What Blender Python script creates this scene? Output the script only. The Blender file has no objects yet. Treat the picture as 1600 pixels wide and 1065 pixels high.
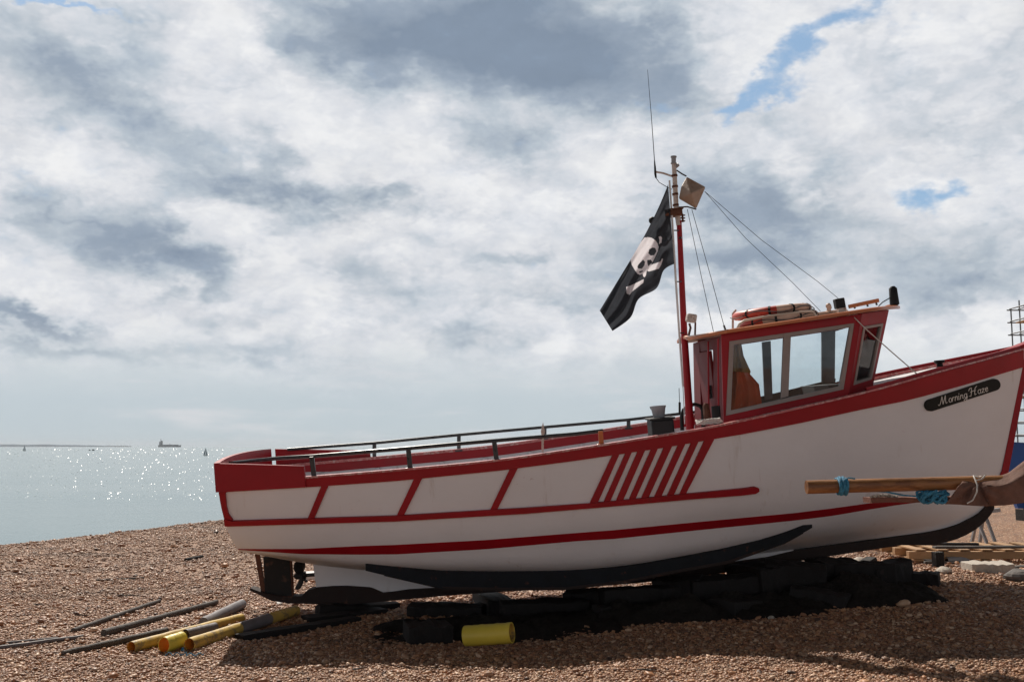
import bpy, bmesh, math, random
import numpy as np
from mathutils import Vector, Matrix, noise
from mathutils.bvhtree import BVHTree
random.seed(7)
rng = np.random.default_rng(7)
R = math.radians
sc = bpy.context.scene
COL = sc.collection

# ------------------------------------------------------------------ camera
FPX, EYE, PITCH = 1556.0, 1.72, R(6.04)
cd = bpy.data.cameras.new('camera'); cam = bpy.data.objects.new('camera', cd); COL.objects.link(cam)
cam.location = (0, 0, EYE); cam.rotation_euler = (R(90) + PITCH, 0, 0)
cd.sensor_width = 36; cd.lens = 36 * FPX / 1600; cd.clip_end = 60000; cd.clip_start = 0.1
sc.camera = cam
sc.render.resolution_x, sc.render.resolution_y = 1024, 681
sc.view_settings.view_transform = 'Standard'; sc.view_settings.look = 'None'
sc.view_settings.exposure = 0.0; sc.view_settings.gamma = 1
sc.cycles.use_denoising = True
sc.cycles.max_bounces = 8; sc.cycles.transparent_max_bounces = 12
sc.cycles.sample_clamp_indirect = 6

# ------------------------------------------------------------------ sun and sky
SUN_AZ, SUN_EL = -20.0, 47.5                      # degrees left of straight ahead / above horizon
sd = bpy.data.lights.new('sun', 'SUN'); so = bpy.data.objects.new('sun', sd); COL.objects.link(so)
sd.energy = 5.0; sd.angle = R(0.5); sd.color = (1.0, 0.91, 0.80)
sv = Vector((math.sin(R(SUN_AZ)) * math.cos(R(SUN_EL)), math.cos(R(SUN_AZ)) * math.cos(R(SUN_EL)), math.sin(R(SUN_EL))))
so.rotation_euler = sv.to_track_quat('Z', 'Y').to_euler(); so.location = (0, 0, 30)

class NT:
    """small node-tree writer"""
    def __init__(s, nt): s.nt = nt; s.n = nt.nodes; s.l = nt.links
    def node(s, t, **k):
        n = s.n.new(t)
        for a, v in k.items(): setattr(n, a, v)
        return n
    def put(s, sock, v):
        if isinstance(v, bpy.types.NodeSocket): s.l.new(v, sock)
        else: sock.default_value = v
    def m(s, op, a, b=0.0, c=0.0, clamp=False):
        n = s.node('ShaderNodeMath', operation=op, use_clamp=clamp)
        s.put(n.inputs[0], a); s.put(n.inputs[1], b); s.put(n.inputs[2], c); return n.outputs[0]
    def v(s, op, a, b=(0, 0, 0)):
        n = s.node('ShaderNodeVectorMath', operation=op)
        s.put(n.inputs[0], a); s.put(n.inputs[1], b); return n.outputs['Value'] if op in ('LENGTH', 'DOT_PRODUCT') else n.outputs[0]
    def noise(s, vec, scale, detail=5, rough=.55, dist=0.0, out='Fac', lac=2.0):
        n = s.node('ShaderNodeTexNoise'); s.put(n.inputs['Vector'], vec)
        n.inputs['Scale'].default_value = scale; n.inputs['Detail'].default_value = detail
        n.inputs['Roughness'].default_value = rough; n.inputs['Distortion'].default_value = dist
        n.inputs['Lacunarity'].default_value = lac
        return n.outputs[out]
    def ramp(s, f, stops, interp='LINEAR'):
        n = s.node('ShaderNodeValToRGB'); cr = n.color_ramp; cr.interpolation = interp
        while len(cr.elements) < len(stops): cr.elements.new(0.5)
        for e, (p, c) in zip(cr.elements, stops): e.position = p; e.color = (c[0], c[1], c[2], 1) if not isinstance(c, float) else (c, c, c, 1)
        s.put(n.inputs[0], f); return n.outputs[0]
    def mix(s, f, a, b, mode='MIX'):
        n = s.node('ShaderNodeMix', data_type='RGBA', blend_type=mode)
        s.put(n.inputs['Factor'], f)
        for i, v in ((6, a), (7, b)):
            s.put(n.inputs[i], v if isinstance(v, bpy.types.NodeSocket) else (v[0], v[1], v[2], 1))
        return n.outputs[2]
    def smooth(s, x, a, b):
        n = s.node('ShaderNodeMapRange', interpolation_type='SMOOTHSTEP')
        s.put(n.inputs[0], x); n.inputs[1].default_value = a; n.inputs[2].default_value = b
        return n.outputs[0]

def lin(r, g, b):
    f = lambda c: (c / 255 / 12.92) if c <= 10 else ((c / 255 + .055) / 1.055) ** 2.4
    return (f(r), f(g), f(b))

def pix_dir(px, py):
    a = (px - 800) / FPX; b = -(py - 532.5) / FPX
    return Vector((a, math.cos(PITCH) - b * math.sin(PITCH), math.sin(PITCH) + b * math.cos(PITCH)))

def azel(px, py):
    d = pix_dir(px, py).normalized()
    return math.degrees(math.atan2(d.x, d.y)), math.degrees(math.asin(d.z))

w = bpy.data.worlds.new('World'); sc.world = w; w.use_nodes = True
T = NT(w.node_tree); w.node_tree.nodes.clear()
tc = T.node('ShaderNodeTexCoord').outputs['Generated']
sep = T.node('ShaderNodeSeparateXYZ'); T.l.new(tc, sep.inputs[0])
az = T.m('MULTIPLY', T.m('ARCTAN2', sep.outputs[0], sep.outputs[1]), 57.2958)
el = T.m('MULTIPLY', T.m('ARCSINE', sep.outputs[2]), 57.2958)
cmb = T.node('ShaderNodeCombineXYZ'); T.put(cmb.inputs[0], az); T.put(cmb.inputs[1], el)
AE = cmb.outputs[0]
# noise lives on the view sphere, squeezed flat so that the cloud reads as layered
squ = T.v('MULTIPLY', tc, (1, 1, 1.75))
warp = T.v('MULTIPLY', T.v('SUBTRACT', T.noise(squ, 5.0, 7, .62, out='Color'), (.5, .5, .5)), (8.5, 5.5, 0))
wn2 = T.noise(T.v('ADD', squ, (9, 1, 4)), 14.0, 4, .6, out='Color')
warp2 = T.v('MULTIPLY', T.v('SUBTRACT', wn2, (.5, .5, .5)), (5, 3.5, 0))
P = T.v('ADD', T.v('ADD', AE, warp), warp2)
def blobs(lst, base, gain=1.0):
    tot = base
    for cx, cy, rx, ry, rot, amp in lst:
        a, e = azel(cx, cy); kx, ky = .0368 * rx, .0368 * ry; c, s_ = math.cos(R(rot)), math.sin(R(rot))
        q = T.v('SUBTRACT', P, (a, e, 0))
        # rot turns the long axis; positive = falls to the right in the view
        u = T.v('DOT_PRODUCT', q, (c / kx, -s_ / kx, 0)); v_ = T.v('DOT_PRODUCT', q, (s_ / ky, c / ky, 0))
        r2 = T.m('ADD', T.m('MULTIPLY', u, u), T.m('MULTIPLY', v_, v_))
        g = T.m('MULTIPLY', T.m('EXPONENT', T.m('MULTIPLY', r2, -0.9)), amp * gain)
        tot = T.m('ADD', tot, g)
    return tot
dark = [(590, 50, 110, 70, 0, .8), (740, 75, 190, 70, 6, .95), (900, 110, 150, 55, 12, 1.0), (900, 20, 160, 60, 0, .8), (1050, 60, 70, 60, 0, .55),
        (50, 125, 110, 50, 10, .5), (190, 160, 130, 38, 22, .45), (400, 305, 130, 30, 8, .75), (410, 240, 26, 50, -25, .45),
        (560, 322, 120, 14, 5, .5), (200, 385, 100, 42, 20, .75), (290, 422, 90, 22, 12, .75), (80, 335, 60, 40, 0, .45),
        (40, 493, 90, 9, 5, 1.0), (90, 528, 150, 11, 2, .8), (570, 440, 90, 28, 10, .45), (390, 500, 60, 16, 0, .5), (330, 545, 160, 14, 0, .4),
        (1180, 330, 110, 60, 15, .85), (1290, 325, 80, 40, 20, .6), (1110, 400, 90, 30, 0, .75), (1060, 290, 70, 40, 0, .4),
        (790, 250, 60, 34, 20, .45), (790, 405, 70, 16, 0, .5), (960, 390, 60, 60, 0, .35), (1440, 230, 150, 45, 0, .22), (1500, 410, 130, 45, 0, .45), (1480, 470, 110, 20, 0, .4),
        (450, 68, 60, 22, 15, .4), (860, 470, 120, 20, 0, .3), (1560, 330, 60, 30, 0, .2), (760, 520, 90, 14, 0, .35)]
n1 = T.noise(squ, 7.0, 8, .6)
n2 = T.noise(T.v('ADD', squ, (3.1, 1.7, .4)), 22.0, 7, .62)
n3 = T.noise(T.v('ADD', squ, (1.3, 6.7, 2.4)), 55.0, 5, .6)
base = T.m('ADD', T.m('ADD', T.m('MULTIPLY', T.m('SUBTRACT', n1, .5), .85), T.m('MULTIPLY', T.m('SUBTRACT', n2, .5), 1.1)), T.m('MULTIPLY', T.m('SUBTRACT', n3, .5), .35))
vo = T.node('ShaderNodeTexVoronoi', feature='F1'); T.put(vo.inputs['Vector'], T.v('ADD', squ, T.v('MULTIPLY', wn2, (.16, .16, .16)))); vo.inputs['Scale'].default_value = 8.0; vo.inputs['Detail'].default_value = 3; vo.inputs['Roughness'].default_value = .55
puff = T.m('MULTIPLY', T.m('SUBTRACT', vo.outputs['Distance'], .86), .75)
base = T.m('ADD', base, puff)
D = blobs(dark, T.m('ADD', base, .15), 1.25)
blue = [(1190, 128, 62, 24, -35, 1.0), (1265, 60, 52, 30, -40, .95), (1340, 14, 60, 18, -10, .8), (1120, 155, 60, 10, -5, .75), (1020, 150, 50, 10, 0, .4),
        (1452, 318, 38, 20, 0, 1.15), (60, 2, 70, 6, 0, 1.1), (1440, 42, 36, 20, 0, .45), (1180, 160, 70, 14, -20, .6)]
Bn = T.m('ADD', T.m('MULTIPLY', T.m('SUBTRACT', n2, .5), 1.9), T.m('MULTIPLY', T.m('SUBTRACT', n3, .5), .9))
B = blobs(blue, T.m('SUBTRACT', Bn, .08), 1.1)
cloud = T.ramp(T.m('MULTIPLY', D, .49, clamp=True), [(0, lin(238, 239, 241)), (.19, lin(218, 221, 227)), (.42, lin(184, 194, 204)), (.64, lin(154, 167, 183)), (1.0, lin(132, 147, 166))])
tex = T.v('SCALE', cloud); T.put(tex.node.inputs['Scale'], T.m('ADD', .78, T.m('ADD', T.m('MULTIPLY', n2, .22), T.m('MULTIPLY', n1, .22)))); cloud = tex
# lit fringes between the cloud masses
fr = T.m('MULTIPLY', T.smooth(T.noise(T.v('ADD', squ, (7, 2, 5)), 13, 8, .66), .5, .72), T.smooth(D, .75, .1))
cloud = T.mix(T.m('MULTIPLY', fr, .6), cloud, lin(246, 246, 246))
sky = T.node('ShaderNodeTexSky', sky_type='NISHITA', sun_disc=False)
sky.sun_elevation = R(SUN_EL); sky.sun_rotation = R(SUN_AZ); sky.air_density = 1.0; sky.dust_density = .6
cloud10 = T.v('SCALE', cloud); cloud10.node.inputs['Scale'].default_value = 10.0   # background strength is 0.1
openb = T.mix(.55, sky.outputs[0], tuple(10 * c for c in lin(150, 186, 218)))
col = T.mix(T.m('MULTIPLY', T.smooth(B, .16, 1.25), 1.0), cloud10, openb)
# smooth far veil low over the sea
veil = T.ramp(T.m('DIVIDE', el, 10.0, clamp=True), [(0, lin(188, 201, 207)), (.25, lin(192, 204, 211)), (.55, lin(205, 213, 218)), (1, lin(214, 218, 224))])
vn = T.noise(T.v('MULTIPLY', tc, (1, 1, 6)), 6.0, 6, .55)
vk = T.mix(T.smooth(vn, .5, .75), veil, lin(214, 217, 221))
vk10 = T.v('SCALE', vk); vk10.node.inputs['Scale'].default_value = 10.0
lowf = T.m('SUBTRACT', 1.0, T.smooth(T.m('ADD', el, T.m('MULTIPLY', T.m('SUBTRACT', n1, .5), 6)), 2.6, 7.0))
col = T.mix(T.m('MULTIPLY', lowf, .95), col, vk10)
cosang = T.v('DOT_PRODUCT', tc, tuple(Vector((sv.x, sv.y, .12)).normalized()))
lowback = T.m('ADD', .06, T.m('MULTIPLY', T.m('SUBTRACT', 1.0, T.smooth(el, 7, 26)), 1.0))
away = T.m('ADD', lowback, T.m('MULTIPLY', T.smooth(cosang, .35, .72), T.m('SUBTRACT', 1.0, lowback)))
high = T.m('SUBTRACT', 1.0, T.m('MULTIPLY', T.smooth(el, 27, 48), .85))
dim = T.v('SCALE', col); T.put(dim.node.inputs['Scale'], T.m('MULTIPLY', away, high)); col = dim
bg = T.node('ShaderNodeBackground'); T.put(bg.inputs[0], col); bg.inputs[1].default_value = 0.1
out = T.node('ShaderNodeOutputWorld'); T.l.new(bg.outputs[0], out.inputs[0])

# ------------------------------------------------------------------ materials
MATS = {}
def mat(name, color, rough=.5, metal=0.0, var=.12, vscale=6.0, bump=0.0, bscale=40.0, stain=None, spec=.5, stains=.62, stretch=(1, 1, 1), coat=0.0, trans=None):
    m = bpy.data.materials.new(name); m.use_nodes = True; t = NT(m.node_tree)
    bs = t.n['Principled BSDF']
    oc = t.v('MULTIPLY', t.node('ShaderNodeTexCoord').outputs['Object'], stretch)
    n = t.noise(oc, vscale, 6, .6)
    f = t.node('ShaderNodeMapRange'); t.put(f.inputs[0], n); f.inputs[1].default_value = .25; f.inputs[2].default_value = .75
    c = t.mix(f.outputs[0], tuple(x * (1 - var) for x in color), tuple(min(1, x * (1 + var)) for x in color))
    if stain:
        s2 = t.smooth(t.noise(t.v('ADD', oc, (4.3, 2.2, 9.1)), vscale * 1.7, 8, .65), stains, stains + .09)
        c = t.mix(t.m('MULTIPLY', s2, stain[3]), c, stain[:3])
    t.put(bs.inputs['Base Color'], c)
    t.put(bs.inputs['Roughness'], t.m('ADD', t.m('MULTIPLY', n, .25), rough - .125, clamp=True))
    bs.inputs['Metallic'].default_value = metal; bs.inputs['Specular IOR Level'].default_value = spec
    bs.inputs['Coat Weight'].default_value = coat
    if bump:
        b = t.node('ShaderNodeBump'); b.inputs['Strength'].default_value = bump; b.inputs['Distance'].default_value = .01
        t.put(b.inputs['Height'], t.noise(oc, bscale, 5, .6)); t.put(bs.inputs['Normal'], b.outputs[0])
    if trans:
        tr = t.node('ShaderNodeBsdfTranslucent'); t.put(tr.inputs[0], c)
        mx = t.node('ShaderNodeMixShader'); mx.inputs[0].default_value = trans
        t.l.new(bs.outputs[0], mx.inputs[1]); t.l.new(tr.outputs[0], mx.inputs[2])
        t.l.new(mx.outputs[0], t.n['Material Output'].inputs[0])
    MATS[name] = m; return m

WHITE = mat('hull_white_paint', (.76, .755, .78), .42, var=.05, vscale=1.3, bump=.25, bscale=9, stain=(.42, .30, .26, .35), stains=.66, stretch=(1, 1, 1.6))
def add_streaks(m, color, amt):
    t = NT(m.node_tree); bs = t.n['Principled BSDF']; lk = bs.inputs['Base Color'].links[0].from_socket
    oc = t.node('ShaderNodeTexCoord').outputs['Object']
    a = t.smooth(t.noise(t.v('MULTIPLY', oc, (9, 9, .8)), 1.0, 5, .6), .58, .78)
    b = t.smooth(t.noise(t.v('ADD', oc, (3, 8, 1)), 1.6, 4, .6), .48, .66)
    c = t.mix(t.m('MULTIPLY', T_mul(t, a, b), amt), lk, color)
    sc_ = t.smooth(t.noise(t.v('MULTIPLY', t.v('ADD', oc, (1, 5, 2)), (3, 3, 9)), 4.0, 6, .75), .62, .68)
    sp = t.smooth(t.noise(oc, 1.1, 2, .5), .55, .7)
    c = t.mix(t.m('MULTIPLY', T_mul(t, sc_, sp), .55), c, (.30, .14, .12))
    t.put(bs.inputs['Base Color'], c)
def T_mul(t, a, b): return t.m('MULTIPLY', a, b)
add_streaks(WHITE, (.34, .24, .17), .7)
RED = mat('red_gloss_paint', (.32, .006, .014), .45, spec=.3, var=.16, vscale=3, bump=.2, bscale=14, stain=(.16, .02, .02, .5), stains=.62)
CAPM = mat('sunlit_gunwale_paint', (.48, .13, .13), .28, var=.3, vscale=14, stain=(.6, .45, .42, .7), stains=.5)  # pinkish base paints in the sun's bright line along the cap
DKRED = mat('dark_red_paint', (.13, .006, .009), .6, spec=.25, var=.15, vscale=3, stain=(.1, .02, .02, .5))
INNER = mat('inner_bulwark_grey_white', (.62, .61, .64), .55, var=.1, vscale=3, stain=(.25, .2, .18, .5))
DECK = mat('deck_grey', (.42, .42, .45), .6, var=.12, vscale=4, stain=(.2, .18, .16, .6))
BLACK = mat('black_tar', (.010, .009, .009), .8, var=.4, vscale=5, bump=.6, bscale=30, stain=(.13, .06, .035, .5), stains=.6)
BILGE = mat('bilge_keel_blue_black', (.010, .012, .016), .7, var=.4, vscale=5, bump=.6, bscale=30, stain=(.10, .035, .02, .8), stains=.60, spec=.2)
KEELM = mat('keel_dark_brown', (.020, .010, .008), .8, var=.4, vscale=4, bump=.8, bscale=25, stain=(.12, .05, .03, .6), stains=.6)
STEEL = mat('rail_dark_steel', (.05, .055, .06), .30, metal=.55, var=.3, vscale=20, stain=(.2, .1, .06, .5))
VARN = mat('varnished_wood', (.50, .14, .03), .38, var=.25, vscale=8, bump=.2, stain=(.28, .09, .03, .5), stretch=(.3, 1, 1), coat=.1)
ROOFM = mat('roof_cream', (.55, .45, .38), .5, var=.1, vscale=4, stain=(.3, .2, .15, .6))
FRAME = mat('window_frame_greige', (.30, .25, .23), .5, var=.12, vscale=8, stain=(.2, .12, .1, .6))
DARKIN = mat('cabin_interior_dark', (.055, .05, .052), .7, var=.3, vscale=5)
POSTG = mat('cabin_post_grey', (.11, .11, .12), .6, var=.25, vscale=8)
RUBBER = mat('black_rubber', (.010, .010, .011), .6, spec=.3, var=.3, vscale=10)
GREY = mat('grey_plastic', (.28, .29, .31), .5, var=.1, vscale=10)
WHITEP = mat('white_plastic', (.72, .72, .72), .4, var=.06, vscale=8, stain=(.4, .33, .28, .5))
MASTW = mat('mast_weathered_white', (.55, .48, .44), .5, var=.15, vscale=18, stain=(.24, .12, .08, .8), stains=.55)
RUST = mat('rusty_steel', (.13, .05, .028), .75, metal=.2, var=.4, vscale=14, bump=.7, bscale=60, stain=(.25, .12, .05, .7))
REFL = mat('radar_reflector_skin', (.42, .33, .27), .5, var=.18, vscale=5, bump=.5, bscale=12, stain=(.28, .17, .11, .6), stains=.55, trans=.35)
YEL = mat('yellow_plastic_pipe', (.54, .36, .08), .5, var=.25, vscale=7, bump=.3, stain=(.2, .15, .08, .8), stains=.52)
YEL2 = mat('yellow_plastic_bright', (.62, .50, .06), .45, var=.08, vscale=5, stain=(.3, .25, .05, .5), stains=.68)
PIPEG = mat('dirty_grey_pipe', (.15, .14, .15), .6, var=.25, vscale=8, stain=(.3, .27, .22, .5))
ORANGEIN = mat('orange_pipe_lining', (.75, .30, .03), .5, var=.15, vscale=9)
DRIFT = mat('weathered_dark_timber', (.075, .066, .06), .75, var=.4, vscale=6, bump=.9, bscale=50, stain=(.2, .18, .16, .6), stretch=(.25, 1, 1))
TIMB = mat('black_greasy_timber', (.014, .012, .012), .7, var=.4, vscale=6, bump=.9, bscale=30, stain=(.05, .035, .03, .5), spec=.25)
POLE = mat('amber_wood_pole', (.30, .135, .05), .5, var=.4, vscale=7, bump=.5, bscale=40, stain=(.13, .05, .02, .7), stains=.52, stretch=(.25, 1, 1))
PLANKR = mat('rust_brown_plank', (.17, .065, .042), .7, var=.3, vscale=7, bump=.8, stain=(.08, .04, .03, .7))
PINE = mat('pale_pallet_wood', (.40, .24, .12), .65, var=.25, vscale=8, bump=.4, stain=(.25, .13, .07, .6), stretch=(.3, 1, 1))
TARP = mat('brown_cloth', (.19, .10, .075), .85, var=.35, vscale=8, bump=.8, bscale=25, stain=(.3, .2, .16, .5), trans=.15)
ROPEB = mat('blue_rope_fibre', (.045, .25, .42), .6, var=.35, vscale=60, bump=1.0, bscale=200)
ROPEW = mat('white_string', (.6, .58, .55), .7, var=.2, vscale=60)
ROPED = mat('dark_rope', (.06, .06, .07), .8, var=.3, vscale=60)
ORANGE = mat('orange_oilskin', (.80, .10, .025), .5, var=.25, vscale=7, bump=.6, bscale=14)
OCHRE = mat('ochre_oilskin', (.50, .24, .05), .6, var=.3, vscale=7, bump=.6, bscale=14)
BUOYR = mat('lifebuoy_red', (.52, .055, .035), .45, var=.2, vscale=7, stain=(.6, .3, .22, .6))
BUOYW = mat('lifebuoy_faded', (.62, .42, .33), .5, var=.15, vscale=8, stain=(.35, .13, .08, .7), stains=.56)
FLAGB = mat('flag_black_cloth', (.045, .050, .060), .8, var=.2, vscale=12, trans=.5, spec=.2)
FLAGW = mat('flag_white_cloth', (.74, .72, .76), .8, var=.05, vscale=12, trans=.5, spec=.2)
BOARD = mat('name_board_black', (.010, .011, .010), .6, spec=.2, var=.3, vscale=10)
LETTER = mat('name_board_lettering', (.72, .7, .67), .5, var=.05)
BLUEH = mat('blue_hull_paint', (.012, .085, .33), .4, var=.15, vscale=2)
GREENR = mat('green_rail_paint', (.06, .16, .13), .5, var=.15, vscale=4)
SCAF = mat('scaffold_tube', (.16, .17, .18), .5, metal=.4, var=.2, vscale=9)
STONE = mat('pale_stone', (.42, .38, .33), .8, var=.2, vscale=12, bump=.8, bscale=30)
STONED = mat('dark_rubble_stone', (.12, .11, .105), .85, var=.35, vscale=9, bump=.9, bscale=25)
SHIPM = mat('distant_ship_paint', (.07, .09, .11), .6)
SAILM = mat('distant_sail', (.22, .27, .30), .6)
LANDM = mat('haze_tinted_land', (.24, .34, .44), .9, var=.06, vscale=.001)  # blue-grey base carries the distance haze in its colour

def glass_mat():
    m = bpy.data.materials.new('cabin_glass'); m.use_nodes = True; t = NT(m.node_tree); t.n.clear()
    tr = t.node('ShaderNodeBsdfTransparent'); tr.inputs[0].default_value = (.84, .90, .92, 1)
    gl = t.node('ShaderNodeBsdfGlossy'); gl.inputs['Roughness'].default_value = .02
    fr = t.node('ShaderNodeFresnel'); fr.inputs[0].default_value = 1.45
    df = t.node('ShaderNodeBsdfDiffuse'); df.inputs[0].default_value = (.5, .52, .52, 1)
    mx = t.node('ShaderNodeMixShader'); t.put(mx.inputs[0], fr.outputs[0]); t.l.new(tr.outputs[0], mx.inputs[1]); t.l.new(gl.outputs[0], mx.inputs[2])
    m2 = t.node('ShaderNodeMixShader')
    oc = t.node('ShaderNodeTexCoord').outputs['Object']
    t.put(m2.inputs[0], t.m('MULTIPLY', t.smooth(t.noise(oc, 5, 7, .7), .4, .9), .07))
    t.l.new(mx.outputs[0], m2.inputs[1]); t.l.new(df.outputs[0], m2.inputs[2])
    o = t.node('ShaderNodeOutputMaterial'); t.l.new(m2.outputs[0], o.inputs[0]); return m
GLASS = glass_mat()

PEB = [(0.00, (0.070, 0.035, 0.021)), (0.08, (0.222, 0.101, 0.051)), (0.22, (0.406, 0.178, 0.082)), (0.38, (0.304, 0.140, 0.072)), (0.50, (0.487, 0.233, 0.108)), (0.64, (0.558, 0.295, 0.150)), (0.77, (0.335, 0.202, 0.132)), (0.86, (0.526, 0.318, 0.186)), (0.95, (0.750, 0.512, 0.348))]
def shingle_mat(name, attr=False):
    m = bpy.data.materials.new(name); m.use_nodes = True; t = NT(m.node_tree); bs = t.n['Principled BSDF']
    oc = t.node('ShaderNodeTexCoord').outputs['Object']
    if attr:
        a = t.node('ShaderNodeAttribute', attribute_name='pebble')
        f = a.outputs['Fac']; c = t.ramp(f, PEB)
        c = t.mix(t.m('MULTIPLY', t.noise(oc, 90, 3, .6), .35), c, (.10, .07, .055))
        bandn = t.noise(t.v('ADD', t.v('MULTIPLY', oc, (.22, .9, 0)), (2, .3, 0)), 1.0, 5, .6)
        c = t.mix(t.m('MULTIPLY', t.smooth(bandn, .52, .66), .38), c, (.11, .075, .055))
        bs.inputs['Roughness'].default_value = .5
        t.put(bs.inputs['Base Color'], c)
        return m
    v1 = t.node('ShaderNodeTexVoronoi'); t.put(v1.inputs['Vector'], t.v('ADD', oc, t.v('MULTIPLY', t.noise(oc, 30, 2, out='Color'), (.01, .01, .01)))); v1.inputs['Scale'].default_value = 48
    sp = t.node('ShaderNodeSeparateColor'); t.l.new(v1.outputs['Color'], sp.inputs[0])
    c = t.ramp(sp.outputs[0], PEB)
    gap = t.smooth(v1.outputs['Distance'], .30, .62)
    c = t.mix(t.m('MULTIPLY', gap, .45), c, (.10, .065, .045))
    big = t.noise(oc, .7, 5, .6)
    c = t.mix(t.m('MULTIPLY', t.smooth(big, .52, .75), .45), c, (.10, .07, .055))
    bandn = t.noise(t.v('ADD', t.v('MULTIPLY', oc, (.22, .9, 0)), (2, .3, 0)), 1.0, 5, .6)
    c = t.mix(t.m('MULTIPLY', t.smooth(bandn, .52, .66), .38), c, (.11, .075, .055))
    mid = t.noise(t.v('MULTIPLY', oc, (.7, 2.2, 1)), 2.3, 7, .7)
    c = t.mix(t.m('MULTIPLY', t.smooth(mid, .5, .72), .5), c, (.12, .08, .06))
    t.put(bs.inputs['Base Color'], c); bs.inputs['Roughness'].default_value = .7
    b = t.node('ShaderNodeBump'); b.inputs['Strength'].default_value = .9; b.inputs['Distance'].default_value = .02
    t.put(b.inputs['Height'], t.m('SUBTRACT', 1.0, v1.outputs['Distance']))
    b2 = t.node('ShaderNodeBump'); b2.inputs['Strength'].default_value = .7; b2.inputs['Distance'].default_value = .12
    t.put(b2.inputs['Height'], t.noise(oc, 5, 6, .7)); t.put(b2.inputs['Normal'], b.outputs[0])
    t.put(bs.inputs['Normal'], b2.outputs[0]); return m

def sea_mat():
    m = bpy.data.materials.new('sea_water'); m.use_nodes = True; t = NT(m.node_tree); bs = t.n['Principled BSDF']
    oc = t.node('ShaderNodeTexCoord').outputs['Object']
    c = t.mix(t.smooth(t.noise(t.v('MULTIPLY', oc, (.2, 1, 1)), .06, 5, .6), .3, .7), (.15, .235, .27), (.18, .262, .295))
    t.put(bs.inputs['Base Color'], c); bs.inputs['Roughness'].default_value = .22; bs.inputs['IOR'].default_value = 1.33
    b = t.node('ShaderNodeBump'); b.inputs['Strength'].default_value = 1.0; b.inputs['Distance'].default_value = .11
    h = t.m('ADD', t.noise(t.v('MULTIPLY', oc, (.6, 1, 1)), .55, 6, .62), t.m('MULTIPLY', t.noise(oc, .09, 3, .5), 1.6))
    t.put(b.inputs['Height'], h); t.put(bs.inputs['Normal'], b.outputs[0]); return m

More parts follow.
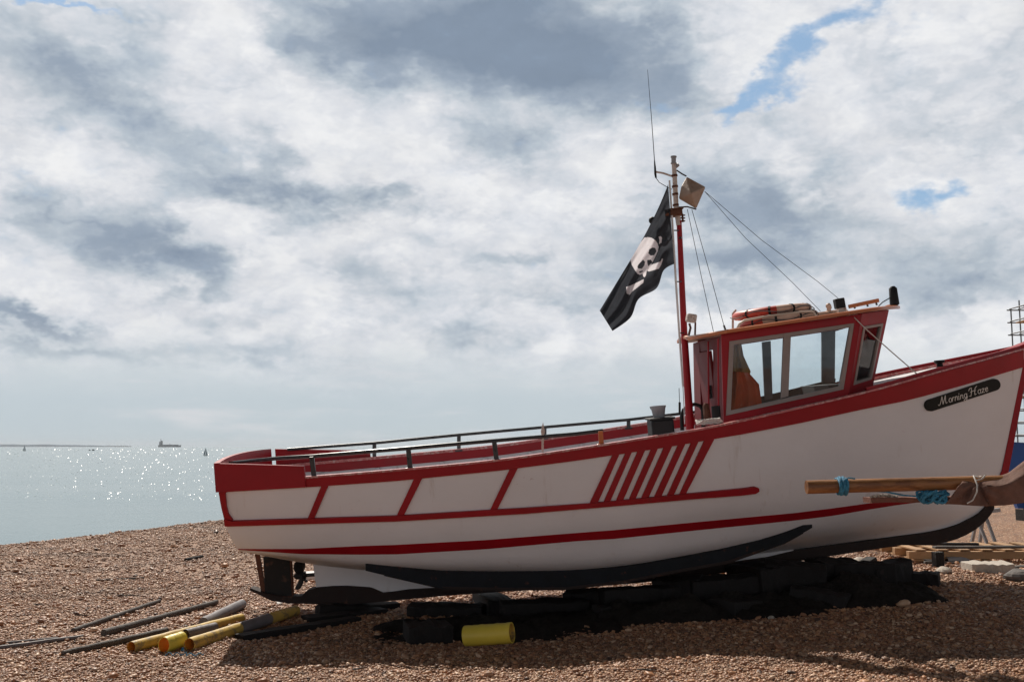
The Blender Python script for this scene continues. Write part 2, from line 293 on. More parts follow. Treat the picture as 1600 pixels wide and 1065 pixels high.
# ------------------------------------------------------------------ mesh builder
class MB:
    def __init__(s): s.v = []; s.f = []; s.fm = []; s.cur = 0
    def grid(s, rows, close_u=False, close_v=False, flip=False):
        o = len(s.v); nr, nc = len(rows), len(rows[0])
        for r in rows: s.v += [tuple(p) for p in r]
        for i in range(nr if close_u else nr - 1):
            for j in range(nc if close_v else nc - 1):
                a, b_ = o + i * nc + j, o + i * nc + (j + 1) % nc
                c, d = o + ((i + 1) % nr) * nc + (j + 1) % nc, o + ((i + 1) % nr) * nc + j
                s.f.append((a, d, c, b_) if flip else (a, b_, c, d)); s.fm.append(s.cur)
        return o
    def face(s, pts): o = len(s.v); s.v += [tuple(p) for p in pts]; s.f.append(tuple(range(o, o + len(pts)))); s.fm.append(s.cur)
    def prism(s, poly, ext):
        o = len(s.v); n = len(poly); e = Vector(ext)
        s.v += [tuple(p) for p in poly] + [tuple(Vector(p) + e) for p in poly]
        s.f.append(tuple(range(o, o + n))); s.f.append(tuple(range(o + 2 * n - 1, o + n - 1, -1)))
        for i in range(n): j = (i + 1) % n; s.f.append((o + j, o + i, o + n + i, o + n + j))
        s.fm += [s.cur] * (n + 2)
    def box(s, c, d, rot=None):
        M = rot.to_matrix() if hasattr(rot, 'to_matrix') else (rot or Matrix.Identity(3))
        c = Vector(c); h = Vector(d) / 2
        P_ = [c + M @ Vector((sx * h.x, sy * h.y, -h.z)) for sx, sy in ((-1, -1), (1, -1), (1, 1), (-1, 1))]
        s.prism(P_, M @ Vector((0, 0, 2 * h.z)))
    def bar(s, a, b_, w_, h_, up=(0, 0, 1)):
        a, b_ = Vector(a), Vector(b_); d = (b_ - a).normalized(); u = Vector(up); sd_ = d.cross(u).normalized(); u = sd_.cross(d)
        s.prism([a + sd_ * w_ / 2 + u * h_ / 2, a - sd_ * w_ / 2 + u * h_ / 2, a - sd_ * w_ / 2 - u * h_ / 2, a + sd_ * w_ / 2 - u * h_ / 2], b_ - a)
    def tube(s, pts, rad, n=10, caps=True):
        pts = [Vector(p) for p in pts]; m = len(pts)
        if not isinstance(rad, (list, tuple)): rad = [rad] * m
        rows = []; ref = None
        for i, p in enumerate(pts):
            t_ = (pts[min(i + 1, m - 1)] - pts[max(i - 1, 0)]).normalized()
            if ref is None: ref = t_.orthogonal().normalized()
            ref = (ref - t_ * ref.dot(t_)).normalized(); q = t_.cross(ref)
            rows.append([p + (ref * math.cos(2 * math.pi * k / n) + q * math.sin(2 * math.pi * k / n)) * rad[i] for k in range(n)])
        o = s.grid(rows, close_v=True)
        if caps:
            s.f.append(tuple(range(o + n - 1, o - 1, -1))); s.f.append(tuple(o + (m - 1) * n + k for k in range(n))); s.fm += [s.cur] * 2
    def sphere(s, c, r, nu=10, nv=12, sc_=(1, 1, 1)):
        c = Vector(c); rows = []
        for i in range(nu + 1):
            a = math.pi * i / nu
            a = min(max(a, .02), math.pi - .02)
            rows.append([c + Vector((math.sin(a) * math.cos(2 * math.pi * k / nv) * sc_[0], math.sin(a) * math.sin(2 * math.pi * k / nv) * sc_[1], math.cos(a) * sc_[2])) * r for k in range(nv)])
        s.grid(rows, close_v=True)
    mirrored = False
    def build(s, name, mats, parent=None, loc=None, smooth=False, bevel=0.0, tag=None):
        if s.mirrored:
            s.mirrored = False
            k = MB(); k.v = [(p[0], -p[1], p[2]) for p in s.v]; k.f = list(s.f); k.fm = list(s.fm)
            k.build(name, mats, parent, loc, smooth, bevel, tag)
        me = bpy.data.meshes.new(name)
        L = Vector(loc) if loc is not None else Vector((0, 0, 0))
        me.from_pydata([tuple(Vector(p) - L) for p in s.v], [], s.f)
        if not isinstance(mats, (list, tuple)): mats = [mats]
        for m_ in mats: me.materials.append(m_)
        if len(mats) > 1: me.polygons.foreach_set('material_index', s.fm)
        bm = bmesh.new(); bm.from_mesh(me); bmesh.ops.remove_doubles(bm, verts=bm.verts, dist=1e-5)
        bmesh.ops.recalc_face_normals(bm, faces=bm.faces)
        bm.to_mesh(me); bm.free()
        if smooth:
            me.polygons.foreach_set('use_smooth', [True] * len(me.polygons))
            try: me.set_sharp_from_angle(angle=R(38))
            except Exception: pass
        o = bpy.data.objects.new(name, me); COL.objects.link(o)
        if loc is not None and parent is None: o.location = L
        if parent: o.parent = parent
        if bevel:
            b = o.modifiers.new('bevel', 'BEVEL'); b.width = bevel; b.segments = 2; b.limit_method = 'ANGLE'; b.angle_limit = R(40)
        if tag: props(o, *tag)
        return o

def props(o, label, cat=None, group=None, kind=None):
    if label: o['label'] = label
    if cat: o['category'] = cat
    if group: o['group'] = group
    if kind: o['kind'] = kind
def root(name, loc, label, cat, group=None, M=None):
    o = bpy.data.objects.new(name, None); COL.objects.link(o); o.empty_display_size = .2
    if M is not None: o.matrix_world = M
    else: o.location = loc
    props(o, label, cat, group); return o

# ------------------------------------------------------------------ ground shape
def gh(x, y):
    z = .012 * max(-8, min(x, 0)) + .055 * max(0, min(x, 8))
    s_ = (x + 9.7) * -.936 + (y - 18.9) * .351
    s2 = s_ - .5
    z -= .25 * (s2 + math.sqrt(s2 * s2 + 1.2)) / 2
    z += .04 * noise.noise(Vector((x * .5, y * .5, 0))) + .028 * noise.noise(Vector((x * 1.7, y * 1.7, 3))) + .012 * noise.noise(Vector((x * 4.5, y * 4.5, 7)))
    if y > 12:   # storm ridges running along the shore
        z += min(1, (y - 12) / 3) * (.035 * math.sin(s_ * 1.9 + .6 * noise.noise(Vector((x * .2, y * .2, 5)))))
    # scooped and heaped shingle under the hull
    z += .10 * math.exp(-(((x - 3.6) / 1.6) ** 2 + ((y - 11.2) / 1.2) ** 2))
    return z
def Gp(px, py, lift=0.0):
    d = pix_dir(px, py); t_ = 4.0
    while t_ < 400:
        p = Vector((0, 0, EYE)) + d * t_
        if p.z <= gh(p.x, p.y) + lift: break
        t_ += .01 if t_ < 20 else .1
    return p
def Wp(px, py, Y):
    d = pix_dir(px, py); return Vector((0, 0, EYE)) + d * (Y / d.y)

# ground sheet
def axis(parts):
    o = [parts[0][0]]
    for a, b_, st in parts:
        n = max(1, round((b_ - a) / st)); o += [a + (b_ - a) * (i + 1) / n for i in range(n)]
    return o
xs = axis([(-400, -60, 40), (-60, -14, 2), (-14, -8, .4), (-8, 8, .09), (8, 20, .5), (20, 60, 2), (60, 900, 60)])
ys = axis([(-60, 0, 5), (0, 5, .5), (5, 15, .09), (15, 30, .2), (30, 60, 1), (60, 1200, 60)])
g = MB(); g.grid([[(x, y, gh(x, y)) for x in xs] for y in ys], flip=False)
ground = g.build('beach_shingle', shingle_mat('shingle'), smooth=True); props(ground, 'brown shingle beach sloping down to the sea', None, None, 'structure')
# loose pebbles
def ico():
    t_ = (1 + 5 ** .5) / 2
    v = np.array([(-1, t_, 0), (1, t_, 0), (-1, -t_, 0), (1, -t_, 0), (0, -1, t_), (0, 1, t_), (0, -1, -t_), (0, 1, -t_), (t_, 0, -1), (t_, 0, 1), (-t_, 0, -1), (-t_, 0, 1)], float)
    v /= np.linalg.norm(v[0])
    f = np.array([(0, 11, 5), (0, 5, 1), (0, 1, 7), (0, 7, 10), (0, 10, 11), (1, 5, 9), (5, 11, 4), (11, 10, 2), (10, 7, 6), (7, 1, 8), (3, 9, 4), (3, 4, 2), (3, 2, 6), (3, 6, 8), (3, 8, 9), (4, 9, 5), (2, 4, 11), (6, 2, 10), (8, 6, 7), (9, 8, 1)])
    return v, f
def pebbles():
    pts = []
    for y0, y1, dens, r in ((5.6, 9, 2800, .0094), (9, 14, 1600, .0108), (14, 26, 520, .0135)):
        area = (y1 - y0) * 2 * .56 * (y0 + y1) / 2; n = int(area * dens)
        yy = np.sqrt(rng.uniform(y0 * y0, y1 * y1, n)); xx = rng.uniform(-.56, .56, n) * yy
        if y0 >= 14: k = xx < -.05 * yy; xx, yy = xx[k], yy[k]
        rr = r * np.exp(rng.normal(0, .43, len(xx)))
        pts.append(np.stack([xx, yy, rr], 1))
    pts = np.concatenate(pts); n = len(pts)
    zz = np.array([gh(float(p[0]), float(p[1])) for p in pts])
    v, f = ico(); nv = len(v)
    S = np.stack([rng.uniform(.8, 1.35, n), rng.uniform(.7, 1.05, n), rng.uniform(.38, .62, n)], 1) * pts[:, 2:3]
    V = v[None] * (1 + rng.uniform(-.16, .16, (n, nv, 1))) * S[:, None, :]
    a = rng.uniform(0, 6.283, n); b_ = rng.normal(0, .3, n)
    ca, sa, cb, sb = np.cos(a), np.sin(a), np.cos(b_), np.sin(b_)
    X = V[..., 0] * cb[:, None] - V[..., 2] * sb[:, None]; Z = V[..., 0] * sb[:, None] + V[..., 2] * cb[:, None]; Y = V[..., 1]
    X2 = X * ca[:, None] - Y * sa[:, None]; Y2 = X * sa[:, None] + Y * ca[:, None]
    W = np.stack([X2 + pts[:, 0:1], Y2 + pts[:, 1:2], Z + (zz + S[:, 2] * rng.uniform(.1, .9, n))[:, None]], -1).reshape(-1, 3)
    Fc = (f[None] + (np.arange(n) * nv)[:, None, None]).reshape(-1, 3)
    me = bpy.data.meshes.new('pebbles'); me.vertices.add(len(W)); me.vertices.foreach_set('co', W.astype(np.float32).ravel())
    me.loops.add(Fc.size); me.loops.foreach_set('vertex_index', Fc.astype(np.int32).ravel())
    me.polygons.add(len(Fc)); me.polygons.foreach_set('loop_start', np.arange(0, Fc.size, 3, dtype=np.int32))
    me.polygons.foreach_set('use_smooth', np.ones(len(Fc), bool)); me.update(calc_edges=True)
    at = me.attributes.new('pebble', 'FLOAT', 'POINT'); at.data.foreach_set('value', np.repeat(rng.uniform(0, 1, n), nv).astype(np.float32))
    me.materials.append(shingle_mat('pebble_stone', True))
    o = bpy.data.objects.new('pebbles', me); COL.objects.link(o); props(o, 'loose brown, grey and white pebbles covering the beach', 'pebbles', None, 'stuff')
pebbles()
# sea
SEA = -3.0
s = MB(); s.grid([[(x, y, SEA) for x in (-20000, -3000, -300, 0, 300, 3000, 20000)] for y in (-300, 12, 40, 200, 1000, 5000, 24000)])
sea = s.build('sea', sea_mat()); props(sea, 'pale grey-green sea glittering in the sun', None, None, 'structure')
wv = MB(); random.seed(11)
for i in range(1500):
    px = random.uniform(-60, 352); u = random.random(); py = 701 + 80 * u ** 1.5
    d = pix_dir(px, py); t_ = (SEA - EYE) / d.z; p = Vector((d.x, d.y, d.z)) * t_; p.z = SEA; k = t_ / FPX
    L = random.uniform(.4, 1.1) * k; az_ = R(random.gauss(-8, 14)); tl = R(random.gauss(22, 8)); hh = random.uniform(.22, .6) * k
    ax_ = Vector((math.cos(az_), -math.sin(az_), 0)); bk = Vector((math.sin(az_), math.cos(az_), 0)); b_ = hh / math.tan(max(.15, tl))
    a1, a2 = p - ax_ * L / 2, p + ax_ * L / 2; c1, c2 = p - ax_ * L * .25 + bk * b_ + Vector((0, 0, hh)), p + ax_ * L * .25 + bk * b_ + Vector((0, 0, hh)); d1, d2 = a1 + bk * b_ * 2.2, a2 + bk * b_ * 2.2
    for f_ in ((a1, a2, c2, c1), (c1, c2, d2, d1), (a1, c1, d1), (a2, d2, c2)): wv.face(f_)
wvm = mat('wavelet_water', (.42, .52, .54), .25, var=.05); wvm.node_tree.nodes['Principled BSDF'].inputs['IOR'].default_value = 1.33
wo = wv.build('wavelets', wvm); props(wo, 'small steep wavelets that catch the sun', 'wavelets', None, 'stuff')
# far headland
h = MB(); top = []; bot = []
for i in range(60):
    px = -260 + i * 7.2; e_ = 1 - ((px + 30) / 210) ** 2 if px > -30 else 1
    p = Wp(px, 697.5, 14000); q = (5.0 * max(0, e_) ** .5 * 9.0 * (.85 + .3 * noise.noise(Vector((i * .25, 0, 0))))) * .9
    bot.append(p.x); top.append(max(1, q))
h.grid([[(x, 14000, SEA - 2) for x in bot], [(x, 14000, SEA + t_) for x, t_ in zip(bot, top)], [(x, 14900, SEA + t_) for x, t_ in zip(bot, top)], [(x, 15000, SEA - 2) for x in bot]])
hl = h.build('headland', LANDM); props(hl, 'low headland tinted haze-blue on the far left horizon', None, None, 'structure')

# ------------------------------------------------------------------ the boat frame
HEEL, BPITCH = R(3.1), R(5)
BO = Vector((0, 10.9, 0))
BM = Matrix.Translation(BO) @ Matrix.Rotation(-BPITCH, 4, 'Y') @ Matrix.Rotation(HEEL, 4, 'X')
BI = BM.inverted()
def Bf(px, py, b_):
    """point of the boat's own frame seen at a photo pixel, b_ = distance from its centre plane (near side negative)"""
    o = BI @ Vector((0, 0, EYE)); d = BI.to_3x3() @ pix_dir(px, py); return o + d * ((b_ - o.y) / d.y)
def toW(p): return BM @ Vector(p)
def lerp_list(L, t_):
    """L: list of tuples with x first; linear interpolation"""
    if t_ <= L[0][0]: return L[0][1:]
    for a, b_ in zip(L, L[1:]):
        if t_ <= b_[0]:
            k = (t_ - a[0]) / (b_[0] - a[0]); return tuple(p + (q - p) * k for p, q in zip(a[1:], b_[1:]))
    return L[-1][1:]
def cr(P_, n):
    """Catmull-Rom resample of 3D points, uniform in x"""
    P_ = [Vector(p) for p in P_]; out_ = []
    Q = [P_[0] * 2 - P_[1]] + P_ + [P_[-1] * 2 - P_[-2]]
    for i in range(1, len(Q) - 2):
        for k in range(12):
            t_ = k / 12; a, b_, c, d = Q[i - 1:i + 3]
            out_.append(.5 * ((2 * b_) + (c - a) * t_ + (2 * a - 5 * b_ + 4 * c - d) * t_ * t_ + (3 * b_ - a - 3 * c + d) * t_ ** 3))
    out_.append(P_[-1])
    x0, x1 = out_[0].x, out_[-1].x; res = []; j = 0
    for i in range(n):
        x = x0 + (x1 - x0) * i / (n - 1)
        while j < len(out_) - 2 and out_[j + 1].x < x: j += 1
        a, b_ = out_[j], out_[j + 1]; k = 0 if b_.x == a.x else max(0, min(1, (x - a.x) / (b_.x - a.x))); res.append(a.lerp(b_, k))
    return res
LA = [(341, 756.5, 1.20), (477, 746, 1.28), (620, 734.5, 1.35), (775, 719.5, 1.39), (900, 701.6, 1.39), (1032, 681, 1.37), (1117, 666.3, 1.32), (1250, 637, 1.16), (1367, 609, .93), (1475, 578.6, .60), (1560, 556, .27), (1607, 543, .05)]
LC = [(352, 819, 1.12), (477, 816, 1.22), (620, 811, 1.31), (775, 804, 1.35), (900, 797, 1.35), (1032, 784, 1.31), (1160, 770, 1.21), (1300, 750, .95), (1420, 732, .62), (1500, 720, .33), (1573, 706, .045)]
LD = [(371, 857, .97), (450, 861, 1.06), (620, 860, 1.20), (775, 852, 1.26), (900, 842, 1.26), (1032, 828, 1.20), (1130, 818, 1.10), (1240, 807, .93), (1359, 790, .66), (1450, 781, .38), (1520, 770, .15), (1559, 752, .045)]
LE = [(376, 860.5, .78), (488, 877, .86), (569, 886, .92), (700, 891.5, 1.0), (870, 891, 1.02), (980, 882, 1.0), (1100, 864, .90), (1200, 848, .74), (1300, 832, .52), (1400, 817, .31), (1480, 806, .15), (1542, 791, .04)]
LF = [(377, 861, .06), (488, 881, .06), (600, 892, .06), (760, 899, .06), (900, 897, .06), (1050, 884, .06), (1160, 868, .06), (1240, 858, .06), (1330, 846, .06), (1406, 836, .06), (1450, 830, .05), (1492, 820.5, .04)]
NS = 90
SH = [cr([Bf(px, py, -b_) for px, py, b_ in L], NS) for L in (LA, LC, LD, LE, LF)]
def section(i):
    P_ = [SH[k][i] for k in range(5)]; Q = [P_[0] * 2 - P_[1]] + P_ + [P_[-1] * 2 - P_[-2]]
    Q[-1] = P_[-1] + (P_[-1] - P_[-2]) * .6
    o = []
    for k in range(1, 5):
        a, b_, c, d = Q[k - 1:k + 3]
        for j in range(8):
            t_ = j / 8; p = .5 * ((2 * b_) + (c - a) * t_ + (2 * a - 5 * b_ + 4 * c - d) * t_ * t_ + (3 * b_ - a - 3 * c + d) * t_ ** 3)
            p.y = min(p.y, -.03); o.append(p)
    o.append(P_[-1]); return o
near = [section(i) for i in range(NS)]
mir = lambda p: Vector((p[0], -p[1], p[2]))
boat = root('fishing_boat', None, 'white and red wooden fishing boat with wheelhouse hauled out on the shingle', 'fishing boat', None, BM)
hm = MB(); hm.grid(near); hm.grid([[mir(p) for p in r] for r in near], flip=True)
hm.face(near[0] + [mir(p) for p in reversed(near[0])])
hm.grid([[near[i][-1], mir(near[i][-1])] for i in range(NS)])      # bottom strip beneath the keel
hull = hm.build('hull', WHITE, boat, smooth=True)
bv = BVHTree.FromPolygons([tuple(p) for r in near for p in r], [(i * 33 + j, i * 33 + j + 1, (i + 1) * 33 + j + 1, (i + 1) * 33 + j) for i in range(NS - 1) for j in range(32)])
OC = BI @ Vector((0, 0, EYE)); B3 = BI.to_3x3()
def hit(px, py):
    d = (B3 @ pix_dir(px, py)).normalized(); r = bv.ray_cast(OC, d)
    if r[0] is None: r = bv.find_nearest(OC + d * 10.2)
    n = r[1]; n = n if n.y < 0 else -n
    return r[0], n
def strake(mb, topl, botl, t_, n=40, m_=3, mirror=True):
    """raised band laid on the planking between two photo-traced edges (lists of (px,py)), t_ proud"""
    def samp(L, k):
        k *= len(L) - 1; i = min(int(k), len(L) - 2); f = k - i; return (L[i][0] + (L[i + 1][0] - L[i][0]) * f, L[i][1] + (L[i + 1][1] - L[i][1]) * f)
    outr, inr = [], []
    for i in range(n + 1):
        a, b_ = samp(topl, i / n), samp(botl, i / n); ro, ri = [], []
        for j in range(m_ + 1):
            f = j / m_; p, nn = hit(a[0] + (b_[0] - a[0]) * f, a[1] + (b_[1] - a[1]) * f)
            ro.append(p + nn * t_); ri.append(p - nn * .012)
        outr.append([ri[0]] + ro + [ri[-1]])
    mb.grid(outr)
    for r in (outr[0], outr[-1]): mb.face(r)
    mb.mirrored = mirror
def res(L, xs_):  return [(x,) + lerp_list(L, x) for x in xs_]
# sheer band
TB = [(p[0], p[1]) for p in LA]
BB = [(341, 768), (477, 760.5), (620, 750.5), (775, 735), (900, 719), (956, 710.5), (1035, 699), (1115, 685), (1160, 677.6), (1250, 660), (1340, 640), (1420, 624), (1500, 602), (1560, 584), (1597, 573)]
xx = [341 + (1597 - 341) * i / 40 for i in range(41)]
mb = MB(); strake(mb, [(x, y + 1.0) for x, y in res(TB, xx)], res(BB, xx), .022, 80, 3); mb.build('sheer_band', RED, boat, smooth=True)
# rubbing strake
T2 = [(352, 809), (365, 812), (620, 804), (820, 792), (922, 785), (1071, 770), (1160, 761.5), (1178, 759), (1183.5, 761)]
B2 = [(353, 819.5), (365, 819.3), (620, 812.4), (820, 801), (939, 791), (1071, 779), (1160, 771.7), (1178, 769.5), (1184, 766)]
mb = MB(); strake(mb, T2, B2, .035, 80, 2); mb.build('rubbing_strake', RED, boat, smooth=True)
mb = MB(); strake(mb, [(343.5, 769), (345, 780), (348, 795), (352, 809)], [(353, 768), (355, 790), (358, 802), (365, 811)], .025, 12, 2); mb.build('quarter_post', RED, boat, smooth=True)
# diagonal straps
for tl, tr_, bl, br in (((502.5, 759), (513.5, 758), (481.5, 809), (491.5, 809)), ((647, 747.7), (660, 746.6), (620, 805), (631.5, 804)), ((796, 733), (809, 731), (765.5, 796.6), (777, 795))):
    mb = MB(); strake(mb, [tl, bl], [tr_, br], .020, 12, 1); mb.build('diagonal_strap', RED, boat)
tops = [(972.6, 708), (992, 704.5), (1013, 701), (1033, 698), (1055, 694.5), (1075.6, 691), (1096, 687.5)]
bots = [(938, 783), (957, 781.5), (977, 780), (996.5, 777.5), (1016.5, 776), (1036.5, 774), (1055.5, 772.5)]
eL = [((956, 711), (921, 785.5))] + [((t_[0] + 4.3, t_[1] - 1), (b_[0] + 4.3, b_[1] + 1.5)) for t_, b_ in zip(tops, bots)]
eR = [((t_[0] - 4.3, t_[1] - 1), (b_[0] - 4.3, b_[1] + 1.5)) for t_, b_ in zip(tops, bots)] + [((1115, 685.5), (1070.5, 771))]
for (a, b_), (c, d) in zip(eL, eR):
    mb = MB(); strake(mb, [a, b_], [c, d], .020, 12, 1); mb.build('vent_bar', RED, boat)
for i in range(7):   # short fillets closing each slot at its ends
    t_, b_ = tops[i], bots[i]
    mb = MB(); strake(mb, [(t_[0] - 4.4, t_[1] - 2.5), (t_[0] - 5.6, t_[1] + 1.3)], [(t_[0] + 4.4, t_[1] - 4), (t_[0] + 3.2, t_[1] - .2)], .019, 2, 1); mb.build('slot_end', RED, boat)
    mb = MB(); strake(mb, [(b_[0] - 4.4, b_[1] + .3), (b_[0] - 5, b_[1] + 6.5)], [(b_[0] + 4.4, b_[1] - .3), (b_[0] + 4, b_[1] + 6)], .019, 2, 1); mb.build('slot_end', RED, boat)
# painted boot-top line
T3 = [(372, 857), (470, 857), (560, 852.5), (620, 850.5), (760, 843), (900, 832), (960, 827.5), (1100, 814), (1240, 801), (1300, 793.7), (1359, 785.5), (1400, 783.8), (1432, 783.5)]
B3_ = [(373, 858), (470, 864.5), (560, 865.5), (620, 865), (760, 857), (900, 844.6), (960, 841), (1100, 826.5), (1240, 812.5), (1300, 805), (1359, 795), (1400, 788.5), (1432, 784.3)]
mb = MB(); strake(mb, T3, B3_, .004, 80, 2); mb.build('boot_top_stripe', RED, boat, smooth=True)
# name board with lettering
ca, cb = Vector((1452.5, 632.5)), Vector((1551.5, 600.5)); ax = (cb - ca).normalized(); pr = Vector((-ax.y, ax.x)) * -1   # pr points up in the picture
mb = MB(); prt = []; NB = 44
for i in range(NB + 1):
    u = -9 + (118 + 4) * i / NB * 1.0; Lb = (cb - ca).length
    u = -9 + (Lb + 18) * (.5 - .5 * math.cos(math.pi * i / NB))
    hh = 9.2 if 0 <= u <= Lb else 9.2 * math.sqrt(max(0, 1 - ((u if u < 0 else u - Lb) / 9.05) ** 2)); hh = max(.1, hh)
    prt.append((ca + ax * u + pr * hh, ca + ax * u - pr * hh))
strake(mb, [tuple(p[0]) for p in prt], [tuple(p[1]) for p in prt], .022, NB, 4, mirror=False)
nb = mb.build('name_board', BOARD, boat, smooth=True)
def arc(cx, cy, rx, ry, a0, a1, n=10): return [(cx + rx * math.cos(R(a0 + (a1 - a0) * i / n)), cy + ry * math.sin(R(a0 + (a1 - a0) * i / n))) for i in range(n + 1)]
GL = {
 'M': (1.25, [[(-.12, .12), (-.02, 0), (.12, .08), (.28, .5), (.42, .98)], [(.42, .98), (.50, .02)], [(.50, .02), (.86, .98)], [(.86, .98), (.84, .3), (.90, .02), (1.04, .1)]]),
 'o': (.44, [arc(.2, .25, .17, .25, 0, 360, 14)]),
 'r': (.36, [[(0, 0), (.07, .5)], [(.05, .3), (.18, .5), (.30, .46)]]),
 'n': (.47, [[(0, 0), (.06, .5)], [(.04, .28), (.18, .5), (.30, .46), (.32, .3), (.31, .05), (.42, .02)]]),
 'i': (.22, [[(.02, .5), (.03, .05), (.13, .0)], [(.05, .68), (.08, .74)]]),
 'g': (.50, [arc(.2, .25, .16, .24, 20, 380, 14), [(.37, .48), (.36, -.2), (.22, -.42), (.02, -.36), (.0, -.2), (.3, -.05), (.48, .08)]]),
 'H': (1.0, [[(-.14, .7), (-.02, .95), (.22, .98), (.20, .4), (.10, 0), (-.08, .04)], [(.92, 1.0), (.70, .85), (.60, .4), (.62, .02), (.80, .08)], [(.04, .48), (.35, .56), (.74, .50)]]),
 'a': (.50, [arc(.2, .25, .17, .25, 30, 390, 14), [(.38, .5), (.36, .08), (.46, 0)]]),
 'z': (.44, [[(.02, .42), (.16, .5), (.34, .46), (.04, .02), (.18, .04), (.38, .0)]]),
 'e': (.44, [[(.04, .22), (.34, .30), (.28, .48), (.10, .45), (.03, .22), (.14, .0), (.38, .08)]]),
 ' ': (.28, [])}
t0 = Vector((1464.5, 632.6)); tx = (Vector((1541.5, 610.0)) - t0); unit = tx.length / sum(GL[c][0] for c in 'Morning Haze'); tx.normalize(); ty = Vector((tx.y, -tx.x)); capH = 12.5
mb = MB(); cx_ = 0
def ribbon(pts, wd):
    for a, b_ in zip(pts, pts[1:]):
        a, b_ = Vector(a), Vector(b_); d = b_ - a
        if d.length < 1e-6: continue
        d.normalize(); nrm = Vector((-d.y, d.x)) * wd; a = a - d * wd * .4; b_ = b_ + d * wd * .4
        q = []
        for p in (a + nrm, a - nrm, b_ - nrm, b_ + nrm):
            h_, nn = hit(p.x, p.y); q.append(h_ + nn * .0255)
        mb.prism(q, Vector((0, .003, 0)))
for ch in 'Morning Haze':
    for st in GL[ch][1]:
        ribbon([tuple(t0 + tx * ((cx_ + u) * unit + .22 * v_ * capH) + ty * (v_ * capH)) for u, v_ in st], .47)
    cx_ += GL[ch][0]
mb.build('lettering', LETTER, nb)

# gunwale cap, inner bulwark, decks
def A(x):
    """sheer point (near side) at boat x"""
    r = SH[0]
    for a, b_ in zip(r, r[1:]):
        if x <= b_.x: k = max(0, (x - a.x) / (b_.x - a.x)); return a.lerp(b_, k)
    return r[-1]
x0, x1 = SH[0][0].x, SH[0][-1].x
XB = Bf(1352, 612, -.9).x              # break between working deck and foredeck
st = [x0 + (x1 - x0) * i / 80 for i in range(81)]
for mm in ((lambda p: p), mir):
    mb = MB(); rows = []
    for x in st:
        a = A(x); yo, yi = a.y - .03, min(-.002, a.y + .085)
        rows.append([mm(Vector((x, yo, a.z - .006))), mm(Vector((x, yo, a.z + .012))), mm(Vector((x, yi, a.z + .012))), mm(Vector((x, yi, a.z - .02)))])
    mb.grid(rows, flip=mm is mir)
    mb.build('gunwale_cap', CAPM, boat)
inn = [x for x in st if x <= XB]
def hy(x, z):
    r = bv.ray_cast(Vector((x, -4, z)), Vector((0, 1, 0))); return r[0].y if r[0] is not None else -.05
for mm in ((lambda p: p), mir):
    mb = MB(); mb.grid([[mm(Vector((x, A(x).y + .075, A(x).z - .012))), mm(Vector((x, A(x).y + .075, A(x).z - .12)))] for x in inn], flip=mm is mir)
    mb.build('inner_sheer_plank', RED, boat)
    mb = MB(); mb.grid([[mm(Vector((x, max(A(x).y, hy(x, A(x).z + dz_)) + .06, A(x).z + dz_))) for dz_ in (-.10, -.25, -.40, -.5)] for x in inn[1:]], flip=mm is mir)
    mb.build('inner_bulwark', INNER, boat)
mb = MB(); mb.grid([[(x, hy(x, A(x).z - .49) + .04, A(x).z - .49), (x, 0, A(x).z - .46), (x, -hy(x, A(x).z - .49) - .04, A(x).z - .49)] for x in inn[1:]]); mb.build('working_deck', DECK, boat)
fd = [x for x in st if x >= XB - .1][:-1]
mb = MB(); mb.grid([[(x, A(x).y + .06, A(x).z - .045), (x, A(x).y * .5, A(x).z - .01), (x, 0, A(x).z), (x, -A(x).y * .5, A(x).z - .01), (x, -A(x).y - .06, A(x).z - .045)] for x in fd])
mb.face([(fd[0], A(fd[0]).y + .06, A(fd[0]).z - .045), (fd[0], -A(fd[0]).y - .06, A(fd[0]).z - .045), (fd[0], -A(fd[0]).y - .22, A(fd[0]).z - .5), (fd[0], A(fd[0]).y + .22, A(fd[0]).z - .5)])
mb.build('foredeck', INNER, boat)
# toe rail round the foredeck
for sg in (-1, 1):
    mb = MB(); rows = []
    for x in fd:
        a = A(x); y = min(-.01, a.y + .02) * -sg
        rows.append([(x, y - .018, a.z + .01), (x, y - .018, a.z + .045), (x, y + .018, a.z + .045), (x, y + .018, a.z + .01)])
    mb.grid(rows, close_v=True)
    mb.build('toe_rail', RED, boat)
# ribs inside the bulwark
for k, px in enumerate((505, 590, 690, 757, 830, 910, 985)):
    x = Bf(px, 715, 1.28).x; a = A(x); mb = MB()
    mb.box((x, -a.y - .085, a.z - .36), (.05, .05, .48)); mb.build('bulwark_rib', INNER, boat, bevel=.006)
# stern bulwark boards (deep red boards round the quarter)
pt, pb_ = Bf(334, 723.5, -1.23), Bf(336.5, 768.5, -1.23); ptr = Bf(475, 727.5, -1.31); pbr = Bf(474, 761, -1.31)
zt = lambda x: pt.z + (ptr.z - pt.z) * (x - pt.x) / (ptr.x - pt.x)
zb = lambda x: pb_.z + (pbr.z - pb_.z) * (x - pb_.x) / (pbr.x - pb_.x)
xe = pt.x
def board(xa_, xb_, sgn, nm):
    rows = []
    for i in range(13):
        x = xa_ + (xb_ - xa_) * i / 12; y = (-A(max(x, x0)).y + .035) * sgn - (0 if x > x0 else 0)
        yi = y - .05 * sgn
        rows.append([(x, y, zb(x)), (x, y, zt(x)), (x, yi, zt(x)), (x, yi, zb(x))])
    m_ = MB(); m_.grid(rows, close_v=True); m_.face(rows[0]); m_.face(rows[-1]); return m_.build(nm, RED, boat)
board(xe, ptr.x, -1, 'quarter_board'); board(xe + .02, Bf(578, 706, 1.3).x, 1, 'quarter_board')
yN = -A(x0).y + .035
rows = []
